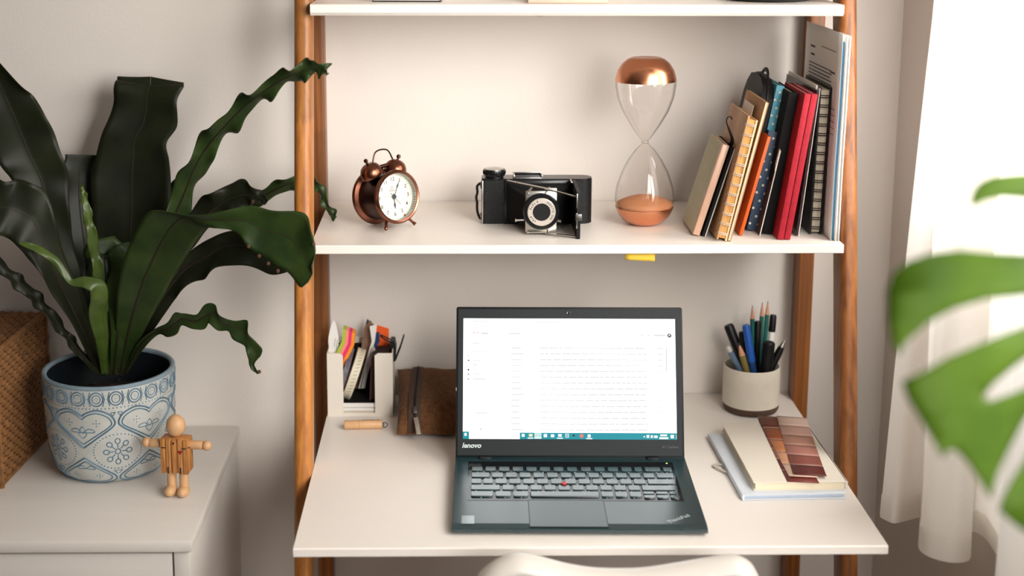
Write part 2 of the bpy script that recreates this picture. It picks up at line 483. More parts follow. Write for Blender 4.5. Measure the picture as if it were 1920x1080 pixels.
def heart(tc, ztip, zcleft, zlobe, zw, hw, r=.0010):
    """half outlines of a heart between a tip and a cleft; control points in (half angle, z)"""
    C = [(0, zcleft), (hw * .18, zcleft + (zlobe - zcleft) * .62), (hw * .5, zlobe), (hw * .86, zlobe - (zlobe - zw) * .38), (hw, zw), (hw * .88, zw + (ztip - zw) * .22), (hw * .5, zw + (ztip - zw) * .55), (hw * .16, zw + (ztip - zw) * .86), (0, ztip)]
    Q = catmull(C, 30)
    for sg in (1, -1): line([(tc + sg * a, z) for a, z in Q], r)
T0 = 19 * D
for k in range(6):
    tr = T0 + k * 60 * D; th_ = tr + 30 * D
    # rosette inside a ring of dots
    for j in range(40):
        a = 2 * PI * j / 40; dot(tr + 21.5 * D * math.cos(a), .057 + .0275 * math.sin(a), .0015)
    line([(tr + 2.4 * D * math.cos(a), .057 + .0042 * math.sin(a)) for a in [i * PI / 6 for i in range(12)]], closed=True)
    for j in range(8):
        a = j * PI / 4; ca, sa = math.cos(a), math.sin(a)
        loop = []
        for i in range(13):
            q = -PI + 2 * PI * i / 12; rr = .0165 + .0042 * math.cos(q + PI) * -1
            off = .0036 * math.sin(q) 
            lx, lz = rr * ca - off * sa, rr * sa + off * ca
            loop.append((tr + lx / .094, .057 + lz))
        line([(tr + .006 * ca / .094, .057 + .006 * sa)] + [(tr + .0122 * ca / .094, .057 + .0122 * sa)])
        line(loop, closed=False)
    # upright hearts above, and turned ones below
    heart(th_, .064, .1145, .1235, .1035, 28.5 * D, .0013)
    heart(th_, .070, .1090, .1190, .1028, 25.6 * D, .0010)
    heart(th_, .048, .004, -.002 + .004, .013, 28.5 * D, .0013)
    heart(th_, .042, .009, .0055, .0145, 24 * D)
    for sg in (-1, 1):
        for dx, dz in ((0, 0), (0, .0045), (0, -.0045), (2.6 * D, 0), (-2.6 * D, 0)):
            dot(th_ + sg * 12.5 * D + dx, .103 + dz, .0014); dot(th_ + sg * 12 * D + dx, .018 + dz * .8, .0013)
        leaf = [(th_, .088), (th_ + sg * 5 * D, .094), (th_ + sg * 10 * D, .0925), (th_ + sg * 10.5 * D, .089), (th_ + sg * 5 * D, .0885), (th_, .088)]
        line([tuple(q) for q in catmull(leaf, 16)], .0007)
        leaf = [(th_, .03), (th_ + sg * 4 * D, .0345), (th_ + sg * 8 * D, .032), (th_ + sg * 8 * D, .029), (th_ + sg * 4 * D, .0295), (th_, .03)]
        line([tuple(q) for q in catmull(leaf, 16)], .0007)
        tri = [(tr + sg * 1 * D, .119), (tr + sg * 5 * D, .119), (tr + sg * 3 * D, .1135), (tr + sg * 1 * D, .119)]
        line(tri, .0008)
        line([(tr + sg * .5 * D, .026), (tr + sg * 4 * D, .026), (tr + sg * .5 * D, .0205)], .0008)
    bud = [(th_, .079), (th_ + 3.4 * D, .085), (th_ + 2.6 * D, .092), (th_, .098), (th_ - 2.6 * D, .092), (th_ - 3.4 * D, .085), (th_, .079)]
    line([tuple(q) for q in catmull(bud, 20)], .0007)
for k in range(22):
    t = T0 + k * 2 * PI / 22
    for s in (1., .62):
        line([(t + 5.6 * D * s * math.cos(a), .1405 + .0105 * s * math.sin(a)) for a in [i * PI / 8 for i in range(16)]], .001 if s == 1 else .0007, True)
    for sz in (-1, 0, 1): dot(t + PI / 22, .1405 + sz * .0055, .0008)
    for dx, dz in ((0, 0), (0, .003), (0, -.003), (1.4 * D, 0), (-1.4 * D, 0)): dot(t + dx, .1405 + dz, .0008)
    for sg in (-1, 1):
        line([(t + PI / 22 + sg * 3 * D, .1515), (t + PI / 22 + sg * 1.3 * D, .1405), (t + PI / 22 + sg * 3 * D, .1295)], .0008)
for k in range(110): dot(k * 2 * PI / 110, .126, .0015)
part('pattern_lines', rel, BLUEG, pot, kind='stuff', ang=80)
part('pattern_dots', dots, BLUEG, pot, kind='stuff', ang=80)
g = G()
g.grid(lambda u, v: (.0895 * math.sqrt(u) * math.cos(2 * PI * v), .0895 * math.sqrt(u) * math.sin(2 * PI * v), (.104 + .006 * math.sin(u * 37 + v * 61) * math.sin(v * 97) * (1 - u) + .008 * (1 - u))), 14, 40)
part('soil', g, SOIL, fern, ang=60)
g = G()
for k in range(40):
    a = random.uniform(0, 2 * PI); r = random.uniform(.02, .08)
    g.sph((r * math.cos(a), r * math.sin(a), .112), random.uniform(.002, .006), random.uniform(.002, .004), .002, 6, 4)
part('bark_chips', g, M_('bark', (58, 38, 24), .9, var=.5, vs=80), fern, kind='stuff')

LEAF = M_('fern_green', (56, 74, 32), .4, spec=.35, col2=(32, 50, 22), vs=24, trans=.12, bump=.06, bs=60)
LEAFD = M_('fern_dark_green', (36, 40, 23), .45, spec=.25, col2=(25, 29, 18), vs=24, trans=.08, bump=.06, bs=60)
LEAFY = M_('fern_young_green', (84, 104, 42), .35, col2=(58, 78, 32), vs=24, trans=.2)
RIB = M_('fern_midrib', (40, 34, 22), .5)
BROWNTIP = M_('scorched_leaf_tip', (92, 60, 34), .8, var=.5, vs=200)
def frond(ctrl, mat, roll=0., amp=.006, nw=7, cup=.0, seed=1, rib=True, hold=2., edge=.18):
    """ctrl: (px, py, y, half width px); spine through these points of the place"""
    rnd = random.Random(seed); n = 120; m_ = 10
    P = []
    for px, py, y, hw in ctrl:
        p = at(px, py, y) - Vector(POTC); d = (p + Vector(POTC) - CAM).dot(CF)
        P.append((p.x, p.y, p.z, hw * d / FPX))
    Q = catmull(P, n); S = [Vector(q[:3]) for q in Q]; W = [max(.0006, q[3]) for q in Q]
    ph1, ph2, ph3, ph4 = [rnd.uniform(0, 6.28) for _ in range(4)]
    v = []; side_prev = None
    for i, p in enumerate(S):
        t = (S[min(i + 1, n)] - S[max(i - 1, 0)]).normalized()
        view = (p + Vector(POTC) - CAM).normalized()
        sd = t.cross(view); sd = sd.normalized() if sd.length > 1e-4 else side_prev
        if side_prev is not None and sd.dot(side_prev) < 0: sd = -sd
        if i / n > hold: sd = side_prev; nrm = nrm_prev
        else:
            nrm = sd.cross(t).normalized()
            if nrm.dot(view) > 0: nrm = -nrm
        side_prev = sd; nrm_prev = nrm
        ro = roll if not isinstance(roll, (list, tuple)) else roll[0] + (roll[1] - roll[0]) * i / n
        wd = (sd * math.cos(ro) + nrm * math.sin(ro)).normalized()
        nn = (nrm * math.cos(ro) - sd * math.sin(ro)).normalized()
        s = i / n * nw * 2 * PI; fade = min(1., i / n * 3)
        for j in range(m_ + 1):
            u = -1 + 2 * j / m_
            ph = (ph1, ph3) if u < 0 else (ph2, ph4)
            wave = math.sin(s + ph[0]) + .5 * math.sin(1.7 * s + ph[1])
            ww = W[i] * (1 + edge * abs(u) ** 2 * math.sin(s + ph[0] + 1.3) * .8)
            q = p + wd * (u * ww) + nn * (amp * fade * abs(u) ** 1.6 * wave - cup * W[i] * u * u)
            v.append(q)
    g = G(); g.v = [tuple(q) for q in v]
    g.f = [(i * (m_ + 1) + j, (i + 1) * (m_ + 1) + j, (i + 1) * (m_ + 1) + j + 1, i * (m_ + 1) + j + 1) for i in range(n) for j in range(m_)]
    o = part('frond', g, mat, fern, solid=.0009, ang=75)
    if rib:
        part('midrib', G().tube(S[: int(n * .93)], [.0023 * (1 - .75 * i / n) for i in range(int(n * .93))], 6), RIB, o)
    return o
B = -.165
def blade(e0, e1, mat, bulge=.004, ripple=.003, nw=5, seed=1, rib=.5, ribmat=None):
    """frond between two edges, each a list of (px, py, y)"""
    rnd = random.Random(seed); n = 110; m_ = 12; ph = rnd.uniform(0, 6.28)
    A = [at(*q) - Vector(POTC) for q in e0]; Bq = [at(*q) - Vector(POTC) for q in e1]
    A = [Vector(q) for q in catmull([tuple(p) for p in A], n)]; Bq = [Vector(q) for q in catmull([tuple(p) for p in Bq], n)]
    g = G(); mid = []
    for i in range(n + 1):
        a, b_ = A[i], Bq[i]; w_ = b_ - a
        c0 = (A[max(i - 1, 0)] + Bq[max(i - 1, 0)]) / 2; c1 = (A[min(i + 1, n)] + Bq[min(i + 1, n)]) / 2
        nn = w_.cross(c1 - c0)
        nn = nn.normalized() if nn.length > 1e-9 else Vector((0, -1, 0))
        if nn.y > 0: nn = -nn
        for j in range(m_ + 1):
            u = j / m_; e = abs(2 * u - 1)
            k = math.sin(i / n * nw * 2 * PI + ph + (1.7 if u > .5 else 0)) * e ** 2 * ripple * min(1, i / n * 3)
            off = nn * (k - bulge * (1 - e) * min(1, i / n * 4) * min(1., w_.length / .03))
            q = a + w_ * u + off
            if abs(u - rib) < .5 / m_: mid.append(q)
            g.v.append(tuple(q))
    g.f = [(i * (m_ + 1) + j, (i + 1) * (m_ + 1) + j, (i + 1) * (m_ + 1) + j + 1, i * (m_ + 1) + j + 1) for i in range(n) for j in range(m_)]
    o = part('frond', g, mat, fern, solid=.0009, ang=75)
    k = int(n * .94)
    part('midrib', G().tube(mid[:k], [.0022 * (1 - .75 * i / k) for i in range(k)], 6), ribmat or RIB, o)
    return o
# back fan
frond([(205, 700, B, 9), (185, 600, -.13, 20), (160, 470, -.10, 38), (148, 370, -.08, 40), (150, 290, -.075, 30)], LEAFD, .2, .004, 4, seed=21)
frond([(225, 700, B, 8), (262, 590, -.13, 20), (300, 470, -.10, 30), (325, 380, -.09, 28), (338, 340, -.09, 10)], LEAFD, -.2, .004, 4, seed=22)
# tall broad leaf, its tip bent back over towards the wall
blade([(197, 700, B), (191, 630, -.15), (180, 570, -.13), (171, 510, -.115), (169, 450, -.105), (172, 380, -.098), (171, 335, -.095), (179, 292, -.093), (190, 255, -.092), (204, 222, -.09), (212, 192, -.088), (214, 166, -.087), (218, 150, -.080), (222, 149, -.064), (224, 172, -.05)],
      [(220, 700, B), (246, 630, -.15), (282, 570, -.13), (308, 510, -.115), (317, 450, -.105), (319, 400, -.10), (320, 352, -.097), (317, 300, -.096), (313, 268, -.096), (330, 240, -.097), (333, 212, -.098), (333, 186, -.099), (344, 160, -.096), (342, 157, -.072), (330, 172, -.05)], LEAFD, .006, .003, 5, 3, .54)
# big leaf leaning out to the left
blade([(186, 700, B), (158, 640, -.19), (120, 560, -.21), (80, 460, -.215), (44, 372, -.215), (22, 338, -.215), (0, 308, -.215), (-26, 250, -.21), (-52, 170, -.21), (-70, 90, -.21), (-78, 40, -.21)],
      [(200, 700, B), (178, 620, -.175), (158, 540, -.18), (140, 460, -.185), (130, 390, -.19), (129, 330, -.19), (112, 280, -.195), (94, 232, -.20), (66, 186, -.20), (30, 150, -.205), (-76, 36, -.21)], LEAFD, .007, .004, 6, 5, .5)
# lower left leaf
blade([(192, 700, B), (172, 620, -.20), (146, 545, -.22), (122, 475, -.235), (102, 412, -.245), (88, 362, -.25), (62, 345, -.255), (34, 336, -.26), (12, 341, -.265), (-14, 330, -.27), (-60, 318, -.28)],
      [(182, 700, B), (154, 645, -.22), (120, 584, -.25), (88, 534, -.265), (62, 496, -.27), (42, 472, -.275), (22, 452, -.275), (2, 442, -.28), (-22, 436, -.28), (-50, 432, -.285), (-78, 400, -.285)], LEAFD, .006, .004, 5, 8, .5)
frond([(188, 700, B, 6), (150, 662, -.2, 8), (112, 612, -.22, 10), (70, 562, -.23, 12), (28, 524, -.24, 13), (-20, 478, -.25, 10)], LEAFD, .5, .004, 6, seed=9)
# short curled leaves in the middle
frond([(196, 702, B, 6), (190, 640, -.225, 10), (181, 590, -.255, 14), (186, 560, -.272, 17), (183, 536, -.28, 17), (160, 528, -.283, 12), (134, 529, -.283, 6), (121, 512, -.283, 7), (102, 486, -.284, 8), (74, 468, -.285, 8), (50, 460, -.286, 5), (36, 455, -.286, 2)], LEAFY, .35, .002, 3, cup=.2, seed=12, edge=.08, rib=False)
frond([(208, 702, B, 7), (205, 620, -.19, 16), (200, 545, -.19, 28), (196, 490, -.185, 34), (196, 478, -.175, 33), (198, 500, -.165, 20)], LEAF, .1, .003, 3, cup=.15, seed=14)
frond([(214, 702, B, 7), (222, 620, -.20, 18), (230, 545, -.2, 30), (236, 490, -.2, 32), (240, 476, -.19, 26), (242, 486, -.18, 10)], LEAF, -.1, .003, 3, cup=.15, seed=15)
frond([(203, 702, B, 4), (196, 600, -.2, 8), (182, 500, -.21, 10), (168, 420, -.215, 9), (158, 370, -.215, 6), (153, 346, -.215, 1.5)], LEAFY, .3, .003, 7, seed=16, rib=False)
# long wavy leaf reaching right and up, tip hanging in front of the pole
frond([(218, 702, B, 6), (250, 590, -.16, 9), (292, 480, -.155, 20), (338, 380, -.16, 25), (372, 300, -.19, 24), (420, 238, -.23, 23), (470, 190, -.27, 19), (525, 152, -.31, 17), (570, 132, -.335, 19), (600, 128, -.345, 16), (613, 134, -.35, 8)], LEAF, .55, .008, 8, seed=31)
# leaf passing behind the pole
frond([(222, 702, B, 6), (300, 500, -.12, 12), (380, 405, -.11, 16), (440, 380, -.11, 18), (495, 366, -.115, 15), (540, 345, -.125, 14), (575, 338, -.13, 13), (598, 352, -.135, 10), (610, 380, -.14, 7), (624, 403, -.142, 8), (630, 408, -.142, 2)], LEAF, .5, .005, 7, seed=33)
frond([(222, 702, B, 6), (285, 540, -.15, 14), (350, 440, -.15, 24), (410, 385, -.16, 27), (455, 366, -.17, 26), (488, 372, -.18, 12), (500, 380, -.18, 3)], LEAFD, .3, .007, 5, cup=.2, seed=34)
# lower broad leaf under the big arching one
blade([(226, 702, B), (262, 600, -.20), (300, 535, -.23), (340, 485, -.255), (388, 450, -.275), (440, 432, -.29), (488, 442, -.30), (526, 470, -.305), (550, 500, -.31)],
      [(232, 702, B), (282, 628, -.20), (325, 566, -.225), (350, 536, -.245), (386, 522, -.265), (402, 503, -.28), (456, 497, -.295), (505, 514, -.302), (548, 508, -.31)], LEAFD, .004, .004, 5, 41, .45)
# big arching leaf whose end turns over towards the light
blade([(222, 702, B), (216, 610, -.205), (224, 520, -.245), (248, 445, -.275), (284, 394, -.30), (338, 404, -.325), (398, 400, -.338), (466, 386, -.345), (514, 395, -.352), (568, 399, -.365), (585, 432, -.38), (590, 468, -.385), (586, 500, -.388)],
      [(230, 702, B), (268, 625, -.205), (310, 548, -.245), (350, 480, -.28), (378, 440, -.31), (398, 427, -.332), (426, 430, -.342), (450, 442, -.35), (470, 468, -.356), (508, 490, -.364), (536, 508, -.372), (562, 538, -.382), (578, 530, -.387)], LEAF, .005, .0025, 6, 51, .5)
# low ruffled leaf
blade([(230, 702, B), (256, 646, -.2), (288, 618, -.225), (312, 606, -.24), (328, 586, -.25), (344, 588, -.255), (368, 590, -.262), (386, 570, -.27), (402, 572, -.275), (412, 590, -.278), (438, 602, -.282), (464, 601, -.287), (466, 626, -.29), (480, 642, -.292), (492, 654, -.292), (488, 668, -.292), (477, 680, -.292), (486, 700, -.292)],
      [(238, 702, B), (268, 656, -.2), (296, 628, -.22), (314, 632, -.235), (332, 626, -.245), (340, 611, -.25), (362, 616, -.258), (382, 618, -.265), (392, 606, -.27), (410, 620, -.274), (428, 622, -.278), (438, 636, -.282), (456, 648, -.286), (462, 658, -.289), (465, 672, -.29), (467, 684, -.29), (474, 694, -.29), (482, 702, -.292)], LEAF, .003, .002, 7, 61, .5)
g = G()
for px, py, y in ((486, 697, -.292), (466, 462, -.358), (486, 480, -.362), (503, 494, -.366), (521, 508, -.370), (588, 458, -.384), (474, 378, -.185)):
    c = at(px, py, y) - Vector(POTC)
    part('scorched_tip', G().sph(c, .0026, .0012, .0030, 8, 5), BROWNTIP, fern)

# ================================================================== WOODEN FIGURE
BEECH = M_('beech', (216, 170, 124), .5, var=.12, vs=30, stretch=(6, 6, 1))
SLATW = M_('striped_pine', (206, 146, 84), .5, col2=(150, 92, 46), vs=60, stretch=(6, 6, .4))
CORD = M_('dark_elastic', (40, 26, 20), .8)
fig = thing('wooden_figure', 'small jointed wooden figure with outspread arms beside the pot', 'toy', (-.580, -.281, DZ), (0, 0, R(-9)))
tor = part('torso', G().box(-.0215, .0215, -.0105, .011, .038, .0915, .0035), SLATW, fig)
for k in range(5):
    x = -.0172 + k * .0086
    part('slat', G().box(x - .0036, x + .0036, -.0128, -.0085, .0375 + .0008 * (k % 2), .0905 - .0007 * (k % 3), .0012), SLATW, tor)
part('head', G().sph((0, -.001, .1075), .0142, .014, .0165, 28, 18), BEECH, fig)
for s in (-1, 1):
    a = part('arm', G().rod((s * .0195, 0, .079), (s * .040, 0, .079 + .0005 * s), [(0, 0), (.0062, 0), (.0066, .05), (.0066, .95), (.0062, 1), (0, 1)], 20), BEECH, fig)
    part('hand', G().sph((s * .0458, 0, .079), .0072, .0072, .0075, 18, 12), BEECH, a)
    part('elastic_cord', G().tube([(s * .0125, -.0132, .0775), (s * .0175, -.0135, .0775), (s * .0225, -.008, .078)], .0008, 5), CORD, a)
    l = part('leg', G().rod((s * .0094, 0, .012), (s * .0094, 0, .040), [(0, 0), (.0068, 0), (.0068, 1), (0, 1)], 20), BEECH, fig)
    part('foot', G().sph((s * .0098, -.005, .0085), .0092, .013, .0085, 20, 12), BEECH, l)
    part('elastic_cord', G().box(s * .0094 - .0009, s * .0094 + .0009, -.0135, -.0125, .0385, .048), CORD, l)
hp = [(0, -.0036), (.003, -.0004), (.0034, .0012), (.0026, .0026), (.0012, .0026), (0, .0014), (-.0012, .0026), (-.0026, .0026), (-.0034, .0012), (-.003, -.0004)]
part('heart', G().prism(hp, 0, .0005, Matrix.Translation((.0094, -.0128, .0715)) @ Matrix.Rotation(R(90), 4, 'X')), M_('red_ink', (140, 30, 26), .6), tor, 'small printed red heart')
part('neck_loop', G().tube([(-.001, -.0132, .0865), (0, -.0136, .083), (.001, -.0132, .0865)], .0007, 5), CORD, tor)

# ================================================================== ALARM CLOCK
COPPER = M_('antique_copper', (158, 104, 84), .28, metal=1., col2=(112, 70, 54), vs=14)
COPD = M_('dark_copper', (88, 56, 44), .3, metal=1., col2=(62, 38, 30), vs=14)
DIAL = M_('dial_white', (232, 228, 212), .6)
INK = M_('dark_ink', (44, 48, 52), .6)
ck = thing('alarm_clock', 'antique copper twin-bell alarm clock on the middle shelf', 'clock', (-.2700, -.1840, S2 - .0040), (R(-8), 0, R(39)))
XF = Matrix.Translation((0, 0, .050)) @ Matrix.Rotation(R(90), 4, 'X')     # lathe axis z -> -y (towards the face)
part('case', G().lathe([(0, -.031), (.034, -.031), (.0352, -.028), (.0352, .0145), (0, .0148)], 56, XF).lathe([(.0346, .0145), (.0352, .0145), (.0352, .0215), (.0346, .0215)], 56, XF, True), COPD, ck)
part('back_ring', G().lathe([(.0335, -.034), (.0410, -.033), (.0425, -.0295), (.0410, -.026), (.0352, -.0245), (.0335, -.028)], 56, XF, True), COPPER, ck)
part('back_plate', G().lathe([(0, -.0345), (.034, -.0345), (.034, -.0315), (0, -.0315)], 48, XF), COPD, ck)
part('bezel', G().lathe([(.0345, .020), (.0385, .0205), (.0402, .0235), (.0398, .0265), (.0375, .0285), (.0352, .0275), (.0345, .0245)], 64, XF, True), COPPER, ck)
part('inner_ring', G().lathe([(.0352, .0255), (.0352, .0155), (.0345, .0155), (.0345, .0255)], 56, XF, True), M_('pale_ring', (168, 178, 170), .35), ck)
dial = part('dial', G().lathe([(0, .0152), (.0346, .0152), (.0346, .016), (0, .016)], 56, XF), DIAL, ck)
def dl(x, y, z=.0162): return XF @ Matrix.Translation((x, y, z))
for h in range(1, 13):
    a = R(90 - 30 * h)
    lettering('numeral', str(h), .0082, INK, dial, dl(.0262 * math.cos(a), .0262 * math.sin(a)), bold=.00002)
g = G()
for k in range(60):
    a = R(6 * k); r0 = .0318 if k % 5 else .0308
    M = dl(0, 0, .0161) @ Matrix.Rotation(a, 4, 'Z')
    g.box(r0, .0330, -.00018, .00018, 0, .0002, M=M)
part('minute_track', g, INK, dial)
def hand(name, ang, L, wd, z, mat, spade=False):
    M = dl(0, 0, z) @ Matrix.Rotation(R(90 - ang), 4, 'Z')
    if spade: P = [(-.005, -wd), (L * .5, -wd), (L * .62, -wd * 3.4), (L * .78, -wd * 1.4), (L, 0), (L * .78, wd * 1.4), (L * .62, wd * 3.4), (L * .5, wd), (-.005, wd)]
    else: P = [(-.008, -wd), (L, -wd * .4), (L, wd * .4), (-.008, wd)]
    return part(name, G().prism(P, 0, .0003, M), mat, dial)
NAVY = M_('navy_hand', (34, 52, 66), .4)
hand('hour_hand', 178, .019, .0005, .0170, NAVY, True)
hand('minute_hand', 27, .027, .0004, .0176, NAVY, True)
hand('alarm_hand', 138, .017, .0004, .0166, NAVY)
hand('second_hand', 277, .026, .00025, .0182, STEEL)
part('hub', G().lathe([(.0036, 0), (.0036, .0016), (0, .0016)], 20, dl(0, 0, .0164)).lathe([(.0014, 0), (.0014, .0032), (0, .0034)], 14, dl(0, 0, .0164)), NAVY, dial)
EMBLEM = M_('printed_grey', (120, 110, 104), .7)
lettering('dial_emblem', '\u25b3', .006, EMBLEM, dial, dl(-.002, .0135))
part('dial_caption', G().box(-.007, .003, .0088, .0098, 0, .0002, M=dl(0, 0, .0161)), EMBLEM, dial)
part('dial_glass', G().lathe([(.0346, .0235), (.030, .0252), (.018, .0266), (0, .027)], 48, XF), glass('clock_glass', edge=.02, refl=.22), ck)
for s in (-1, 1):
    MB_ = Matrix.Translation((s * .0220, .004, .0885)) @ Matrix.Rotation(R(24 * s), 4, 'Y') @ Matrix.Scale(1.14, 4)
    b = part('bell', G().lathe([(.0128, -.0045), (.0146, -.005), (.0150, -.002), (.0142, .0035), (.0115, .0085), (.0068, .0118), (.0, .0128), (0, .0110), (.0062, .0102), (.0105, .0072), (.0132, .0026), (.0138, -.002)], 40, MB_), COPPER, ck)
    part('finial', G().lathe([(.0016, .0115), (.0016, .0150), (.0027, .0158), (.0027, .0185), (.0015, .0198), (0, .0199)], 16, MB_), COPD, b)
    part('bell_post', G().lathe([(.0018, -.011), (.0018, .011)], 12, MB_), COPD, b)
    part('foot', G().rod((s * .0165, -.016, .0205), (s * .0272, -.0270, .0048), [(0, 0), (.0020, 0), (.0025, .35), (.0018, .7), (.0026, .85), (.0030, .93), (.0022, 1), (0, 1)], 14), COPPER, ck)
part('hammer', G().cyl((-.001, .004, .082), (-.001, .004, .0955), .0013, n=10).cyl((-.0055, .004, .0950), (.0055, .002, .0965), .0028, n=14), COPD, ck)
hd = [(-.0190, .004, .098), (-.0160, .004, .109), (-.0122, .004, .1165), (-.0065, .004, .1195), (.002, .004, .1203), (.009, .004, .1190), (.0135, .004, .1150), (.0185, .004, .104), (.0205, .004, .0995)]
part('handle', G().tube([tuple(q) for q in catmull(hd, 30)], .0012, 8), COPD, ck)

# ================================================================== FOLDING CAMERA
LEATH = M_('black_leatherette', (11, 11, 13), .5, spec=.3, bump=.5, bs=700)
ENAM = M_('black_enamel', (15, 16, 19), .25)
fc = thing('folding_camera', 'vintage black folding bellows camera with silver lens ring on middle shelf', 'camera', (-.050, -.1500, S2))
body = G()
bp = []
for k in range(13):
    a = R(-90 + 180 * k / 12); bp.append((.0665 + .0165 * math.cos(a), .0025 + .0165 * math.sin(a)))
bp += [(-.080, .019), (-.0835, .0155), (-.0835, -.0105), (-.080, -.014)]
body.prism(bp, 0, .0665)
bo = part('body', body, LEATH, fc)
part('top_plate', G().prism([(x * .995, y * .985) for x, y in bp], .0665, .0690), ENAM, fc)
part('edge_trim', G().box(-.0835, -.0815, -.0155, -.0135, .001, .0665, .0005), SILVER, fc, 'bright metal trim on the left edge')
part('opening_frame', G().box(-.050, .056, -.0165, -.013, .001, .067, .001), ENAM, fc)
# bellows: pleated block narrowing towards the lens standard
g = G(); pl = 9; sec = []
for k in range(2 * pl + 1):
    t = k / (2 * pl); y = -.016 - .066 * t
    e = .0028 if k % 2 else 0
    x0 = -.047 + (-.0185 + .047) * t; x1 = .051 + (.0225 - .051) * t; z0 = .004 + .010 * t; z1 = .0635 - .010 * t
    sec.append([(x0 + e, y, z0 + e), (x1 - e, y, z0 + e), (x1 - e, y, z1 - e), (x0 + e, y, z1 - e)])
v = [p for s_ in sec for p in s_]; f = []
for k in range(len(sec) - 1):
    for j in range(4): f.append((k * 4 + j, k * 4 + (j + 1) % 4, k * 4 + 4 + (j + 1) % 4, k * 4 + 4 + j))
f += [(3, 2, 1, 0), tuple(len(v) - 4 + j for j in range(4))]
part('bellows', G().add(v, f), BLACKF, fc, ang=10)
# opened door on the right, standing on edge
dp = [(-.112, 0), (-.1135, .004), (-.1135, .064), (-.112, .0685), (-.020, .0685), (-.0165, .066), (-.0165, .002), (-.020, 0)]
door = part('front_door', G().prism(dp, .0515, .0565, Matrix(((0, 0, 1, 0), (1, 0, 0, 0), (0, 1, 0, 0), (0, 0, 0, 1)))), LEATH, fc)
part('door_edge', G().box(.0503, .0522, -.1142, -.1122, .046, .067, .0004).box(.0503, .0522, -.1142, -.1122, .016, .0385, .0004), SILVER, door, 'bright metal edge of the door')
part('door_catch', G().box(.049, .0585, -.1155, -.110, .0275, .0375, .001), STEEL, door)
part('support_leg', G().box(.0478, .0505, -.040, -.018, .0672, .0695, .0005), SILVER, door)
# lens standard
std = part('lens_standard', G().box(-.0215, .0245, -.0865, -.0835, .004, .0655, .002), SILVER, fc, 'worn silver plate holding the lens')
LX = Matrix.Translation((.0015, -.0865, .0365)) @ Matrix.Rotation(R(90), 4, 'X')
part('shutter_housing', G().lathe([(0, 0), (.0262, 0), (.0268, .002), (.0268, .007), (.0250, .009), (0, .009)], 56, LX), ENAM, fc)
ring = part('lens_ring', G().lathe([(.0125, .0085), (.0205, .0085), (.0205, .0104), (.0195, .0112), (.0132, .0112), (.0125, .0104)], 56, LX, True), M_('satin_aluminium', (222, 212, 200), .35, metal=.55), fc, 'silver lens ring with engraved lettering')
part('lens_barrel', G().lathe([(.0125, .0112), (.0125, .004), (.0110, .003), (.0092, .0068), (.0088, .0075), (0, .0070)], 48, LX), BLACKP, fc)
part('lens_glass', G().lathe([(.0054, .0073), (.0044, .0086), (.0024, .0094), (0, .0096)], 32, LX), M_('coated_lens', (112, 100, 84), .15), fc)
for i, ch in enumerate('KODETTE DAK'):
    a = R(58 - i * 9.6)
    lettering('engraving', ch, .0042, INK, ring, LX @ Matrix.Translation((.0166 * math.cos(a), .0166 * math.sin(a), .0113)) @ Matrix.Rotation(a - PI / 2, 4, 'Z')) if ch != ' ' else None
g = G()
for a, ln in ((112, .003), (128, .0022), (140, .003), (152, .002), (163, .003), (205, .0035), (216, .002), (226, .003), (236, .002)):
    g.box(.0152, .0152 + ln, -.0006, .0006, 0, .0002, M=LX @ Matrix.Translation((0, 0, .0112)) @ Matrix.Rotation(R(a), 4, 'Z'))
part('scale_marks', g, INK, ring)
def bar(p, q, wd, th, mat, name, par=fc):
    p = Vector(p); q = Vector(q); d = q - p
    M = d.to_track_quat('X', 'Z').to_matrix().to_4x4(); M.translation = p
    return part(name, G().box(0, d.length, -wd / 2, wd / 2, -th / 2, th / 2, .0004, 1, M), mat, par)
for (p, q) in (((-.046, -.018, .0675), (.008, -.082, .0685)), ((.008, -.083, .0685), (.0510, -.100, .0600)), ((.008, -.0885, .0035), (.0508, -.108, .0028)), ((-.0185, -.0885, .0045), (.010, -.0885, .0048)), ((-.0195, -.0885, .062), (-.012, -.083, .0700)), ((.006, -.087, .0615), (.014, -.084, .0705))):
    bar(p, q, .0042, .0016, SILVER, 'strut')
part('view_finder_hinge', G().box(.006, .024, -.088, -.082, .0655, .0695, .0006), SILVER, fc)
for c in ((-.0175, -.089, .0625), (.0085, -.089, .0605), (-.018, -.0895, .0045), (.012, -.0895, .0055)):
    part('rivet', G().sph(c, .0015, .0012, .0015, 10, 6), SILVER, fc)
part('shutter_lever', G().cyl((.024, -.0895, .0230), (.0305, -.0915, .0215), .0018, n=10), SILVER, fc)
part('shutter_lever', G().cyl((-.0345, -.088, .0225), (-.023, -.088, .0230), .0014, n=10).cyl((-.0362, -.088, .0225), (-.0345, -.088, .0225), .0028, n=12), SILVER, fc)
kn = part('winding_knob', G().lathe([(.0142, .0690), (.0142, .0712), (.0162, .0722), (.0166, .0742), (.0166, .0795), (.0160, .0812), (0, .0812)], 40, Matrix.Translation((-.0645, .002, 0))), ENAM, fc)
part('knob_cap', G().lathe([(.0142, .0808), (.0142, .0818), (.004, .0824), (0, .0824)], 36, Matrix.Translation((-.0645, .002, 0))), SILVER, kn)
g = G()
for k in range(36):
    a = 2 * PI * k / 36; g.cyl((-.0645 + .0166 * math.cos(a), .002 + .0166 * math.sin(a), .0742), (-.0645 + .0166 * math.cos(a), .002 + .0166 * math.sin(a), .0796), .0007, n=4)
part('knurling', g, ENAM, kn, kind='stuff')
